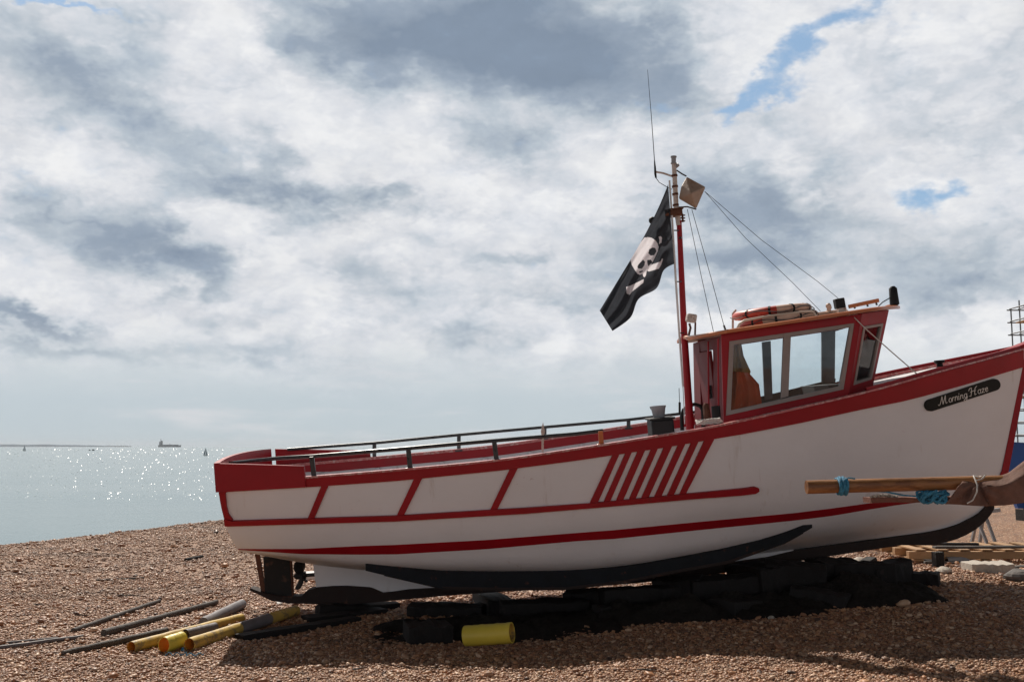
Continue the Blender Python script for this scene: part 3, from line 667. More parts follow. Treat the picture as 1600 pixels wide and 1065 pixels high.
for i in range(21):
    y = -yN + (yN + 1.0) * i / 20; c_ = 1 - (y / yN) ** 2; xo = xe - .10 * c_; zz = zt(xe) + .030 * c_
    rows.append([(xo, y, zb(xe) + .0), (xo, y, zz), (xo + .055, y, zz), (xo + .055, y, zb(xe) - .0)])
mb = MB(); mb.grid(rows, close_v=True); mb.face(rows[0]); mb.face(rows[-1]); mb.build('transom_board', RED, boat)
rows = []
for i in range(21):
    y = -yN + 2 * yN * i / 20; c_ = 1 - (y / yN) ** 2; xo = xe - .09 * c_
    rows.append([(xo, y, zb(xe) - .002), (xo, y, SH[0][0].z - .01), (xo + .2, y, SH[0][0].z - .01), (xo + .2, y, zb(xe) - .002)])
mb = MB(); mb.grid(rows, close_v=True); mb.face(rows[0]); mb.face(rows[-1]); mb.build('transom_rim', RED, boat)
mb = MB(); mb.box((xe + .75, -1.18, A(xe + .75).z - .12), (.22, .06, .25)); mb.build('white_quarter_knee', INNER, boat, bevel=.01)

# keel, deadwood, stem
def plate(poly, th, nm, m_, bev=.004):
    q = MB(); q.prism([Bf(px, py, -th / 2) for px, py in poly], Vector((0, th, 0))); return q.build(nm, m_, boat, bevel=bev)
plate([(488.5, 876), (494, 918), (542, 915.5), (578, 917), (594, 925), (684, 918), (760, 913), (900, 905), (1000, 897), (1100, 884), (1200, 870), (1240, 862), (1240, 855), (1160, 865), (1050, 881), (900, 893), (760, 895), (600, 889), (520, 882)], .10, 'deadwood', WHITE)
plate([(495, 917.2), (520, 915), (542, 914.5), (578, 917), (584, 919), (600, 925.7), (640, 920), (684, 917.6), (760, 912.6), (900, 904.6), (1000, 896.6), (1100, 883.6), (1200, 869.6), (1240, 860), (1330, 848), (1406, 837.5), (1450, 831.5), (1475, 825.5), (1492, 820.5), (1508, 814.5), (1521, 807.5), (1531, 801), (1538, 793.5), (1541, 789), (1554, 790),
       (1554, 794), (1549, 803), (1539, 815), (1526, 826), (1511, 835), (1495, 842), (1478, 847), (1455, 849.5), (1411, 851), (1300, 868), (1200, 884), (1100, 899), (1000, 910), (900, 918), (800, 923), (700, 930), (644, 935), (554, 943.5), (497, 943.5), (450, 942), (425, 938.5), (405, 929), (389.5, 921.5), (391, 918), (412, 926), (440, 931), (470, 931), (480, 922)], .14, 'keel', KEELM)
plate([(1541, 789), (1554, 790), (1576, 739), (1600, 609), (1612, 541), (1603, 541), (1598, 572), (1566, 735)], .13, 'stem_post', RED)
# bilge keel
BK = [(571, 880, 891, .93), (600, 883, 898, .95), (635, 886, 906, .98), (692, 891, 919, 1.0), (785, 892, 921, 1.02), (885, 891, 920, 1.02), (979, 885, 909, 1.02), (1058, 872, 893, 1.0), (1137, 857, 879, .95), (1189, 843, 861, .88), (1226, 831, 848, .80), (1255, 820, 832, .74), (1269, 819, 824, .72)]
for sg in (0, 1):
    rows = []
    for px, yt, yb, b_ in BK:
        hp, nn = hit(px, yt); bt = max(b_, -hp.y) if abs(hp.y) > .5 else b_
        a = Bf(px, yt, -bt - .012); c = Bf(px, yb, -bt - .03); r_ = [a, c, c + Vector((0, .06, 0)), a + Vector((0, .16, .02))]
        rows.append([mir(p) for p in r_] if sg else r_)
    q = MB(); q.grid(rows, close_v=True); q.face(rows[0]); q.face(rows[-1]); q.build('bilge_keel', BILGE, boat)
q = MB(); rows = []
for px, yt, yb, b_ in BK[1:-1]:
    a = Bf(px, yb - 3.2, -b_ - .034); c = Bf(px, yb + 1.2, -b_ - .034); rows.append([a, c, c + Vector((0, .07, 0)), a + Vector((0, .02, 0))])
q.grid(rows, close_v=True); q.build('bilge_keel_shoe', KEELM, boat)
# rudder and propeller
rd = MB(); rd.prism([Bf(px, py, -.03) for px, py in ((411, 870), (452.5, 872), (456, 931), (414, 928.5))], Vector((0, .06, 0)))
rud = rd.build('rudder', BLACK, boat, bevel=.006)
q = MB(); q.tube([Bf(452.5, 868, 0), Bf(456, 934, 0)], .028, 8); q.build('rudder_stock', RUST, rud, smooth=True)
q = MB(); q.bar(Bf(402, 864, 0), Bf(413, 929, 0), .05, .035, (0, 1, 0)); q.build('skeg_strap', RUST, boat, bevel=.004)
prp = MB(); c0 = Bf(469, 899, 0)
prp.tube([c0 + Vector((-.07, 0, 0)), c0 + Vector((-.04, 0, 0)), c0 + Vector((.06, 0, 0))], [.012, .035, .042], 10)
ph = prp.build('propeller', BLACK, boat, smooth=True)
q = MB(); q.tube([c0, Bf(493, 897, 0)], .02, 8); q.build('propeller_shaft', STEEL, boat, smooth=True)
for an in (8, 128, 248):
    q = MB(); rows = []
    for i in range(9):
        r_ = .03 + .15 * i / 8; wd = .075 * math.sin(math.pi * min(.97, .12 + .88 * i / 8)) ** .6 * (1.0)
        rw = []
        for j in range(5):
            s_ = (j / 4 - .5) * 2 * wd; tw = R(62 - 30 * i / 8)
            p = Vector((s_ * math.cos(tw), s_ * math.sin(tw), r_)); p = Matrix.Rotation(R(an), 3, 'X') @ p; rw.append(c0 + p)
        rows.append(rw)
    q.grid(rows); o = q.build('propeller_blade', BLACK, ph, smooth=True); sm = o.modifiers.new('solid', 'SOLIDIFY'); sm.thickness = .012

# rails
def rail(pts, rad, nm, m_=STEEL):
    q = MB(); q.tube([Bf(*p) for p in pts], rad, 10); return q.build(nm, m_, boat, smooth=True)
rail([(352, 724, -.55), (392, 719.5, -.95), (436, 715.5, -1.14), (487, 712.5, -1.22), (638.6, 700, -1.30), (772.5, 688, -1.33), (900, 677.6, -1.33), (942, 672.5, -1.31)], .019, 'near_rail')
rail([(449, 702, 1.12), (520, 696.5, 1.2), (583, 692, 1.25), (717, 679, 1.31), (851, 667, 1.31), (981.5, 655.5, 1.28), (1098, 642, 1.2)], .018, 'far_rail')
rail([(1085, 650, 1.2), (1100, 646.5, 1.1)], .012, 'rail_stay')
def post(px, y_t, y_b, b_, m_=STEEL, r_=.02, lean=0):
    q = MB(); a, c = Bf(px, y_t, b_), Bf(px + lean, y_b, b_); q.bar(a, c, .045, .03, (0, 1, 0)); q.box(c + Vector((0, 0, .01)), (.09, .06, .02)); q.build('rail_post', m_, boat, bevel=.004)
for a in ((487, 713, 746, -1.24, STEEL, 0, 4), (638, 700, 733, -1.31, STEEL, 0, 3), (772, 688, 719.5, -1.34, STEEL, 0, 4), (938, 673, 696, -1.33, VARN, 0, 2), (585, 692, 716, 1.27), (717, 679, 705, 1.31), (851, 667, 686, 1.31), (982, 655.5, 670, 1.29)):
    post(*a)

# ------------------------------------------------------------------ wheelhouse
wh = bpy.data.objects.new('wheelhouse', None); COL.objects.link(wh); wh.parent = boat
Y1 = -.80
def quad(poly, yb, th, nm, m_, par=wh, bev=.003):
    q = MB(); q.prism([Bf(px, py, yb) for px, py in poly], Vector((0, th, 0))); return q.build(nm, m_, par, bevel=bev)
q = MB()
for poly in (((1127, 521), (1347, 490), (1335, 504.5), (1140, 533)), ((1127, 521), (1140, 533), (1134.5, 649), (1131, 662)), ((1347, 490), (1326, 613), (1318, 608), (1335, 504.5)),
             ((1131, 662), (1134.5, 649), (1318, 608), (1326, 613), (1320, 630), (1132, 690))):
    q.prism([Bf(px, py, Y1) for px, py in poly], Vector((0, .04, 0)))
# chamfered fore corner: pane wall runs from the pillar in towards the bow
C1t, C1b = Bf(1347, 490, Y1), Bf(1326, 613, Y1)
C2t, C2b = Bf(1389, 484, -.42), Bf(1364.5, 600, -.42)
def ch(u, v_): # u 0..1 along the corner wall, v 0 top..1 bottom
    return C1t.lerp(C2t, u).lerp(C1b.lerp(C2b, u), v_)
nrm = (C2t - C1t).cross(C1b - C1t).normalized(); nrm = nrm if nrm.y > 0 else -nrm
for poly in (((0, 0), (1, 0), (.86, .17), (.12, .17)), ((0, 0), (.12, .17), (.14, .92), (0, 1)), ((1, 0), (1, 1), (.86, .92), (.86, .17)), ((0, 1), (.14, .92), (.86, .92), (1, 1), (1, 1.04), (0, 1.1))):
    q.prism([ch(*p) for p in poly], nrm * .04)
xa = C1t.x; 
# far side wall with two window openings, mirrored fore corner, fore wall
fa = Bf(1131, 662, Y1); za = fa.z; aftx = Bf(1129, 600, Y1).x
FY = .80
qf = MB()
for poly in (((1090, 532), (1303, 503.5), (1303, 516.5), (1090, 548)), ((1090, 548), (1104, 546), (1110, 650), (1100, 655)), ((1190, 534.5), (1203, 532.5), (1206, 622), (1194, 625)), ((1285, 519), (1302, 516.5), (1301, 600.5), (1284, 605)),
             ((1100, 645), (1300, 600.5), (1298, 640), (1104, 690))):
    qf.prism([Bf(px, py, FY) for px, py in poly], Vector((0, -.04, 0)))
wl = q.build('wall', RED, wh, bevel=.003); qf.build('wall', RED, wh, bevel=.003)
q = MB(); D1t, D1b, D2t, D2b = Bf(1300, 508, FY), Bf(1300, 600.5, FY), mir(C2t), mir(C2b)
def chf(p): return D1t.lerp(D2t, p[0]).lerp(D1b.lerp(D2b, p[0]), p[1])
for poly in (((0, 0), (1, 0), (.9, .12), (.0, .12)), ((1, 0), (1, 1), (.9, .92), (.9, .12)), ((0, 1), (.0, .98), (.9, .92), (1, 1), (1, 1.04), (0, 1.1))):
    q.prism([chf(p) for p in poly], Vector((-.01, -.03, 0)))
F0, F1, G0, G1 = C2t, mir(C2t), C2b, mir(C2b)
def fw(u, v_): return F0.lerp(F1, u).lerp(G0.lerp(G1, u), v_)
for poly in (((0, 0), (1, 0), (.92, .14), (.08, .14)), ((0, 0), (.08, .14), (.08, .9), (0, 1)), ((1, 0), (1, 1), (.92, .9), (.92, .14)), ((0, 1), (.08, .9), (.92, .9), (1, 1), (1, 1.04), (0, 1.04)), ((.46, .14), (.54, .14), (.54, .9), (.46, .9))):
    q.prism([fw(*p) for p in poly], Vector((-.04, 0, 0)))
q.build('fore_wall', RED, wh)
# dark inner lining of the far wall sill and posts
q = MB()
for poly in (((1190, 534.5), (1203, 532.5), (1206, 622), (1194, 625)), ((1283, 519), (1304, 516.5), (1303, 601), (1283, 605))):
    q = MB(); q.prism([Bf(px, py, FY - .05) for px, py in poly], Vector((0, -.03, 0))); q.build('inner_post', POSTG, wh)
q = MB(); q.prism([Bf(px, py, FY - .05) for px, py in ((1104, 638), (1200, 616.5), (1305, 591), (1300, 640), (1106, 688))], Vector((0, -.02, 0)))
q.box((Bf(1295, 612, .3).x, .25, Bf(1295, 612, .3).z), (.35, 1.0, .16)); q.build('dashboard', DARKIN, wh)
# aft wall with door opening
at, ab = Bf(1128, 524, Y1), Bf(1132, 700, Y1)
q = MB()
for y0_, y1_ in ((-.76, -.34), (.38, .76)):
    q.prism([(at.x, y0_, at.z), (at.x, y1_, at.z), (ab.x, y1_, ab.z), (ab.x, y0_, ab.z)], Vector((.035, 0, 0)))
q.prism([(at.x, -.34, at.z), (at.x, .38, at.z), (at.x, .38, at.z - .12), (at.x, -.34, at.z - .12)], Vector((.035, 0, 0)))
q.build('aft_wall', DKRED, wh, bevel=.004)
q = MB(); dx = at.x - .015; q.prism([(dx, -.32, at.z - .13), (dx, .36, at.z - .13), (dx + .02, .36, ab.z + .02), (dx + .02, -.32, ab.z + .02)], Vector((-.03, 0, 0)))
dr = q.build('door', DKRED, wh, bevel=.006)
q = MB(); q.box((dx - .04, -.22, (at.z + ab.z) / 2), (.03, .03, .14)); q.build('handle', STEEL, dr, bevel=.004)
for yy, rr in ((-.79, .009), (-.30, .009)):
    q = MB(); q.tube([(at.x - .04, yy, at.z - .03), (ab.x - .04, yy, ab.z + .15)], rr, 8); q.build('grab_rail', RED, wh, smooth=True)
# windows
wf = MB()
TL, TR, BR, BL = (1140, 533), (1335, 504.5), (1318, 608), (1134.5, 649)
def L2(a, b_, t_): return (a[0] + (b_[0] - a[0]) * t_, a[1] + (b_[1] - a[1]) * t_)
ins = [(1147, 538.5), (1328, 511.5), (1311.5, 603), (1142, 641)]
ou = [TL, TR, BR, BL]
for i in range(4):
    j = (i + 1) % 4; wf.prism([Bf(*p, Y1 - .012) for p in (ou[i], ou[j], ins[j], ins[i])], Vector((0, .04, 0)))
wf.prism([Bf(*p, Y1 - .010) for p in ((1224.5, 526), (1236, 524.5), (1232, 619), (1220.5, 622))], Vector((0, .036, 0)))
win = wf.build('window', FRAME, wh, bevel=.003)
quad([(1146, 538), (1225, 526.5), (1221, 623), (1141.5, 641.5)], Y1 + .008, .006, 'pane', GLASS, win, 0)
quad([(1235.5, 525), (1328.5, 511), (1312, 604), (1231.5, 620.5)], Y1 + .008, .006, 'pane', GLASS, win, 0)
wf = MB(); o4 = [(.12, .17), (.86, .17), (.86, .92), (.14, .92)]; i4 = [(.19, .205), (.80, .205), (.80, .885), (.21, .885)]
for i in range(4):
    j = (i + 1) % 4; wf.prism([ch(*p) - nrm * .01 for p in (o4[i], o4[j], i4[j], i4[i])], nrm * .04)
w2 = wf.build('corner_window', FRAME, wh, bevel=.003)
q = MB(); q.prism([ch(*p) + nrm * .01 for p in i4], nrm * .005); q.build('pane', GLASS, w2)
# red strip standing in for a reflection in the corner pane
q = MB()
for k, (u0, u1) in enumerate(((.40, .50),)): q.prism([ch(u0, .2) + nrm * .12, ch(u1, .2) + nrm * .12, ch(u1, .85) + nrm * .12, ch(u0, .85) + nrm * .12], nrm * .01)
q.build('reflection_strip', BUOYR, wh)
q = MB()
q.grid([[Bf(1150, 538, .78) + Vector((0, 0, 0)), Bf(1150, 538, .78)], [Bf(1150, 539, .78), Bf(1150, 539, .78)]]) if False else None
# roof
za0 = Bf(1127, 519.5, -.9); za1 = Bf(1379, 481.5, -.9); sl = (za1.z - za0.z) / (za1.x - za0.x)
zr = lambda x: za0.z + sl * (x - za0.x)
xr0 = Bf(1085, 527, -.6).x; xr1 = Bf(1408, 476, -.35).x
def roofw(x):
    u = (x - xr0) / (xr1 - xr0)
    return .90 * min(1, (max(0, u) * 7 + .12) ** .5 if u < .13 else 1, (max(0, 1 - u) * 4.2 + .12) ** .6)
rows = []; NR = 40
for i in range(NR + 1):
    x = xr0 + (xr1 - xr0) * i / NR; wv = roofw(x); rows.append([(x, wv * y, zr(x) + .012 + .03 * (1 - y * y)) for y in [j / 8 - 1 for j in range(17)]])
low = [[(x, y, z - .024) for x, y, z in r] for r in rows]
q = MB(); q.grid(rows); q.grid(low, flip=True); q.grid([[r[0], l[0]] for r, l in zip(rows, low)]); q.grid([[r[-1], l[-1]] for r, l in zip(rows, low)])
q.grid([rows[0], low[0]]); q.grid([rows[-1], low[-1]]); roof = q.build('roof', ROOFM, wh, smooth=True)
edge = [Vector(r[0]) for r in rows] + [Vector(p) for p in rows[-1][1:-1]] + [Vector(r[-1]) for r in reversed(rows)] + [Vector(p) for p in reversed(rows[0][1:-1])]
q = MB(); er = []
n_ = len(edge); cen = Vector(((xr0 + xr1) / 2, 0, 0))
for i, p in enumerate(edge):
    t_ = (edge[(i + 1) % n_] - edge[i - 1]).normalized(); o_ = Vector((t_.y, -t_.x, 0)).normalized()
    if o_.dot(Vector((p.x - cen.x, p.y, 0))) < 0: o_ = -o_
    er.append([p + o_ * .002 + Vector((0, 0, .012)), p + o_ * .024 + Vector((0, 0, .004)), p + o_ * .024 + Vector((0, 0, -.024)), p + o_ * .002 + Vector((0, 0, -.028))])
q.grid(er, close_u=True, close_v=True); q.build('roof_edge', VARN, roof, smooth=True)

# roof handrail, aft work lamp, funnel box, horn, searchlight
def RP(px, py, b_): return Bf(px, py, b_)
hr = MB(); hr.bar(RP(1326, 479, -.55), RP(1373, 469, -.55), .035, .04); hb = hr.build('roof_handrail', VARN, roof, bevel=.006)
for px, yt in ((1334, 477), (1354, 473), (1368, 470)):
    q = MB(); a = RP(px, yt, -.55); q.tube([a, (a.x + .01, a.y, zr(a.x) + .05)], .010, 6); q.build('bracket', STEEL, hb, smooth=True)
lamp = MB(); a = RP(1396.5, 463, -.2)
lamp.tube([a + Vector((0, 0, -.10)), a + Vector((0, 0, -.085)), a + Vector((0, 0, .085)), a + Vector((.0, 0, .11))], [.03, .05, .042, .02], 12)
lm = lamp.build('search_lamp', RUBBER, roof, smooth=True)
q = MB(); q.tube([a + Vector((.0, 0, -.10)), (a.x, a.y, zr(a.x) + .06)], [.026, .02], 8); q.build('lamp_foot', RUBBER, lm, smooth=True)
q = MB(); q.tube([RP(1373, 478, -.35), RP(1379, 472, -.3), RP(1391, 465, -.2)], .006, 6); q.build('lamp_cable', RUBBER, lm)
q = MB(); a = RP(1311.5, 474, -.45); q.box(a, (.10, .09, .105), Matrix.Rotation(-.08, 3, 'Y')); vb = q.build('vent_box', RUBBER, roof, bevel=.01)
q = MB(); q.box(a + Vector((.015, 0, -.10)), (.085, .08, .11)); q.build('vent_base', MASTW, vb, bevel=.008)
q = MB(); a = RP(1293.5, 489, -.5); q.tube([a, RP(1294.5, 486, -.5), RP(1296, 480, -.5), RP(1294.5, 473.5, -.5)], [.045, .02, .026, .012], 8); q.sphere(RP(1294.5, 478, -.5), .03, 8, 8); q.tube([a + Vector((-.1, 0, .0)), a + Vector((.09, 0, .01))], .018, 8); q.build('horn', BUOYW, roof, smooth=True)
wl_ = MB(); a = RP(1080, 497, -.45); wl_.box(a, (.10, .12, .085), Matrix.Rotation(.25, 3, 'Y')); wk = wl_.build('work_lamp', MASTW, roof, bevel=.015)
q = MB(); q.tube([RP(1085.5, 499, -.45), RP(1086.5, 505, -.45), RP(1086, 523, -.45)], .010, 6); q.tube([RP(1077, 505, -.45), RP(1079, 512, -.45), RP(1076, 524, -.45)], .012, 6); q.build('lamp_bracket', RUST, wk, smooth=True)
# rack rail holding the lifebuoys
rk = MB()
rk.tube([RP(1151, 515, -.62), RP(1155, 506, -.62), RP(1163, 500.5, -.62), RP(1200, 493.5, -.62), RP(1252, 487, -.62), RP(1270, 486.5, -.62), RP(1279, 498, -.62)], .012, 8)
rk.build('lifebuoy_rack', ROOFM, roof, smooth=True)
rk = MB(); rk.tube([RP(1145, 513, .05), RP(1145, 490, .05), RP(1150, 484, .05)], .012, 8); rk.build('rack_hoop', ROOFM, roof, smooth=True)
# mast
ms = MB(); mpts = [Bf(1079, 690, -.05), Bf(1078, 660, -.05), Bf(1069, 520, -.05), Bf(1061, 345, -.05)]
ms.tube(mpts, [.043, .043, .036, .028], 14); mast = ms.build('mast', RED, boat, smooth=True)
q = MB(); q.tube([Bf(1061, 352, -.05), Bf(1056.5, 325, -.05), Bf(1054, 275, -.05), Bf(1052.8, 256, -.05)], [.030, .028, .026, .024], 12); top_ = q.build('mast_top', MASTW, mast, smooth=True)
for yy in (276, 293, 305, 322):
    q = MB(); a = Bf(1054 + (yy - 276) * .045, yy, -.05); q.tube([a, a + Vector((0, 0, .022))], .034, 12); q.build('clamp_ring', RUST, mast, smooth=True)
q = MB(); a = Bf(1052.6, 256, -.05); b_ = Bf(1052.5, 244, -.05); q.tube([a, a.lerp(b_, .12), a.lerp(b_, .14), a.lerp(b_, .8), a.lerp(b_, .82), b_], [.033, .033, .026, .026, .034, .032], 12)
q.tube([Bf(1054, 262, -.05), Bf(1060, 257, -.05)], .02, 8); q.build('masthead_light', GREY, mast, smooth=True)
q = MB(); a = Bf(1051, 334, -.05); q.box(a, (.19, .17, .06)); q.box(a + Vector((0, 0, .04)), (.22, .2, .015)); q.build('masthead_bracket', RUST, mast, bevel=.008)
q = MB()
for yy in (336, 340.5, 345): q.bar(Bf(1060, yy, -.05), Bf(1070.5, yy + .3, -.05), .02, .012)
q.bar(Bf(1066, 334, -.05), Bf(1067, 347, -.05), .02, .02, (0, 1, 0)); q.build('bracket_step', RUST, mast)
q = MB(); q.tube([Bf(1049, 275, -.05), Bf(1036, 270.5, -.05), Bf(1024, 268.5, -.05)], .011, 8); arm = q.build('aerial_arm', MASTW, mast, smooth=True)
q = MB(); q.tube([Bf(1025, 278, -.05), Bf(1024, 272, -.05), Bf(1023.5, 262, -.05), Bf(1022.5, 249, -.05), Bf(1018, 185, -.05), Bf(1011.8, 109, -.05)], [.010, .013, .011, .0045, .0035, .002], 8); q.build('whip_aerial', RUBBER, arm, smooth=True)
q = MB(); q.tube([Bf(1025, 278, -.05), Bf(1030, 285, -.05), Bf(1040, 291, -.05), Bf(1050, 296, -.05)], .004, 5); q.build('aerial_cable', RUBBER, arm)
q = MB(); q.sphere(Bf(1019.5, 344.5, .08), .042); q.tube([Bf(1022, 345, .08), Bf(1045, 338, .0)], .012, 6); q.build('masthead_speaker', RUBBER, mast, smooth=True)
q = MB(); q.tube([Bf(1046, 282, -.12), Bf(1050.5, 346, -.12), Bf(1056, 440, -.12), Bf(1062, 530, -.12), Bf(1067, 604, -.12)], [.010, .011, .012, .012, .010], 8)
q.tube([Bf(1067, 604, -.12), Bf(1070, 662, -.12)], .005, 6); q.build('flag_staff', WHITEP, mast, smooth=True)
for yy in (360, 440, 520):
    q = MB(); q.bar(Bf(1051 + (yy - 346) * .065, yy, -.12), Bf(1063 + (yy - 346) * .055, yy, -.05), .015, .012); q.build('staff_clip', STEEL, mast)
q = MB(); q.tube([Bf(1061, 372, -.09), Bf(1065, 371, -.1)], .012, 6); q.build('halyard_cleat', STEEL, mast)
def wire(pts, r_, nm='stay_wire', m_=STEEL, par=boat):
    q = MB(); q.tube([Bf(*p) for p in pts], r_, 5); return q.build(nm, m_, par)
wire([(1074, 327, -.05), (1094, 423, -.25), (1115, 519, -.45)], .0035)
wire([(1081, 327, -.05), (1110, 430, -.3), (1131, 508, -.5)], .0035); wire([(1131, 508, -.5), (1134.5, 518, -.5)], .011, 'bottlescrew')
wire([(1101, 299, -.05), (1165, 372, -.15), (1238, 441, -.3), (1282, 486, -.4)], .003)
wire([(1101, 299, -.05), (1190, 375, -.1), (1278, 440, -.2), (1311, 467, -.3)], .003)
wire([(1322, 483, -.75), (1351, 512, -.85), (1379, 537, -.8), (1396, 552, -.72), (1440, 590, -.7)], .006, 'lashing_line', ROPEW)
# radar reflector: faceted drum hanging beside the mast head
rr_ = MB(); mk = lambda px, py, b_: Bf(px, py, b_)
a, b2, c, d, e_, f_ = mk(1072.5, 275.4, -.05), mk(1103, 292, -.05), mk(1088, 327, -.05), mk(1060, 310.6, -.05), mk(1080, 302, -.27), mk(1082, 300, .17)
g_ = mk(1064, 291, -.12)
for tri in ((a, g_, e_), (a, e_, b2), (e_, c, b2), (e_, d, c), (g_, d, e_), (a, b2, f_), (b2, c, f_), (c, d, f_), (d, g_, f_), (g_, a, f_)): rr_.face(tri)
rf = rr_.build('radar_reflector', REFL, mast, bevel=.012)
q = MB(); q.tube([Bf(1057, 266, -.05), Bf(1066, 272, -.05), a], .008, 6); q.tube([Bf(1057, 324, -.05), Bf(1074, 323, -.05), c], .008, 6); q.build('reflector_bracket', STEEL, rf)
# mooring bollard on the near bow and second one forward
for px, py in ((1469, 576),):
    b_ = -.52; a = Bf(px, py, b_); q = MB(); q.tube([a + Vector((0, 0, -.04)), a + Vector((0, 0, 0)), a + Vector((0, 0, .05)), a + Vector((0, 0, .07)), a + Vector((0, 0, .09))], [.06, .04, .028, .055, .05], 10)
    q.box(a + Vector((.02, 0, -.02)), (.2, .08, .03)); q.build('bollard', RUBBER, boat, smooth=True)
# fore hand cable along the deck edge
wire([(1368, 602, .3), (1430, 587, .3), (1500, 567, .2), (1560, 552, .1), (1604, 539, 0)], .012, 'deck_cable', RUBBER)
wire([(1368, 604.5, .0), (1430, 590, .0), (1500, 570, .0), (1560, 555, 0), (1604, 541, 0)], .010, 'deck_cable', RUBBER)
q = MB(); q.prism([Bf(1560, 553, -.1), Bf(1606, 535, -.1), Bf(1640, 522, -.1), Bf(1650, 540, -.1), Bf(1604, 545, -.1)], Vector((0, .2, 0))); q.build('stemhead', RED, boat, bevel=.01)
# side fender and deck gear by the door
q = MB(); q.tube([Bf(1118, 640, -.9), Bf(1118, 634, -.9), Bf(1120, 660, -.9), Bf(1120, 664, -.9)], [.02, .045, .045, .02], 10); q.build('door_fender', RUBBER, boat, smooth=True)
q = MB(); q.tube([Bf(1104, 630, -.7), Bf(1103, 634, -.7), Bf(1106, 660, -.7)], [.022, .035, .04], 8); q.build('exhaust_stub', RUST, boat, smooth=True)
q = MB(); q.tube([Bf(1061, 606, 1.1), Bf(1062, 636, 1.1)], .004, 5); q.tube([Bf(1062, 628, 1.1), Bf(1062, 648, 1.1)], .014, 6); q.build('deck_aerial', RUBBER, boat)

# ------------------------------------------------------------------ things carried by the boat
def carried(mbs_name, label, cat, base, group=None):
    """empty at a point of the boat's frame, same orientation as the boat"""
    M = BM @ Matrix.Translation(base); return root(mbs_name, None, label, cat, group, M)
# lifebuoys lying on the roof
def buoy(px0, px1, py, py1, b_, label, redfrac, tz):
    a, c = Bf(px0, py, b_), Bf(px1, py1, b_); cen_ = (a + c) / 2; L = (c - a).length / 2; d = (c - a).normalized(); side = Vector((0, 1, 0)); up = d.cross(side).normalized(); up = up if up.z > 0 else -up
    r0 = L - .055; rt = carried('lifebuoy', label, 'lifebuoy', cen_, 'lifebuoys on the wheelhouse roof')
    for nm, a0, a1, m_ in (('float_ring', 0, 360, None),):
        q = MB(); NN = 48; rows = []
        for i in range(NN):
            th = 2 * math.pi * i / NN; rd_ = d * math.cos(th) + side * math.sin(th)
            rows.append([rd_ * r0 + (rd_ * math.cos(2 * math.pi * k / 12) * .062 + up * math.sin(2 * math.pi * k / 12) * tz) for k in range(12)])
        q.grid(rows, close_u=True, close_v=True)
        q.fm = [1 if (rows[i // 12][0].dot(d) < (redfrac - .5) * 2 * r0) else 0 for i in range(len(q.f))]
        q.build(nm, [BUOYW, BUOYR], rt, smooth=True)
    for k in range(4):
        th = math.pi * (1.2 + .2 * k) ; rd_ = d * math.cos(th) + side * math.sin(th); tg = -d * math.sin(th) + side * math.cos(th); q = MB(); rows = []
        for s_ in (-.012, .012): rows.append([rd_ * r0 + tg * s_ + (rd_ * math.cos(2 * math.pi * j / 12) * .066 + up * math.sin(2 * math.pi * j / 12) * (tz + .004)) for j in range(12)])
        q.grid(rows, close_v=True); q.build('band', RUBBER, rt)
    q = MB(); q.tube([(d * math.cos(t_) + side * math.sin(t_)) * (r0 + .055 + .035 * abs(math.sin(t_ * 2.5))) + up * (-.01 + .02 * math.sin(t_ * 5)) for t_ in [math.pi * (1.0 + i / 30) for i in range(31)]], .005, 5); q.build('grab_line', ROPED, rt)
    return rt
buoy(1156, 1275, 508.5, 490, -.22, 'faded pink lifebuoy, lower one in the roof rack', .12, .045)
buoy(1146, 1265, 494.5, 480.5, -.18, 'red and white lifebuoy lying on top of the other one', .42, .045)
# jackets hanging inside the cabin
def cloth(name, outline, b_, m_, label, cat, group=None, fold=.03, th=.05):
    pts = [Bf(px, py, b_) for px, py in outline]; base = min(pts, key=lambda p: p.z); rt_loc = Vector((sum(p.x for p in pts) / len(pts), b_, base.z))
    cx = sum(p[0] for p in outline) / len(outline)
    q = MB(); n = len(outline) // 2; L, Rr = outline[:n], list(reversed(outline[n:]))
    NI, NJ = 24, 14; front, back = [], []
    for i in range(NI + 1):
        k = i / NI * (n - 1); a = min(int(k), n - 2); f = k - a; l = L2(L[a], L[a + 1], f); r = L2(Rr[a], Rr[a + 1], f); rw, rb = [], []
        for j in range(NJ + 1):
            s_ = j / NJ; pxy = L2(l, r, s_); dd = fold * math.sin(s_ * 15 + i * .12) + fold * .7 * math.sin(s_ * 7 + 1 + i * .3); bulge = th * math.sin(math.pi * s_)
            rw.append(Bf(*pxy, b_ - bulge + dd) - rt_loc); rb.append(Bf(*pxy, b_ + bulge + dd + .01) - rt_loc)
        front.append(rw); back.append(rb)
    q.grid(front); q.grid(back, flip=True); q.grid([[a[0], b2_[0]] for a, b2_ in zip(front, back)]); q.grid([[a[-1], b2_[-1]] for a, b2_ in zip(front, back)]); q.grid([front[0], back[0]]); q.grid([front[-1], back[-1]])
    o = q.build(name, m_, smooth=True); o.matrix_world = BM @ Matrix.Translation(rt_loc); props(o, label, cat, group); return o
cloth('oilskin_trousers', [(1142, 580), (1140, 610), (1138, 640), (1137, 665), (1191, 665), (1190, 628), (1186, 600), (1170, 582)], -.45, ORANGE, 'orange oilskin trousers hanging inside the wheelhouse window', 'clothing', 'oilskins in the wheelhouse')
cloth('oilskin_jacket', [(1143, 535), (1141, 555), (1141, 575), (1141, 600), (1168, 600), (1173, 580), (1162, 556), (1158, 535)], -.35, OCHRE, 'ochre oilskin jacket hanging above the orange trousers', 'clothing', 'oilskins in the wheelhouse', .02)
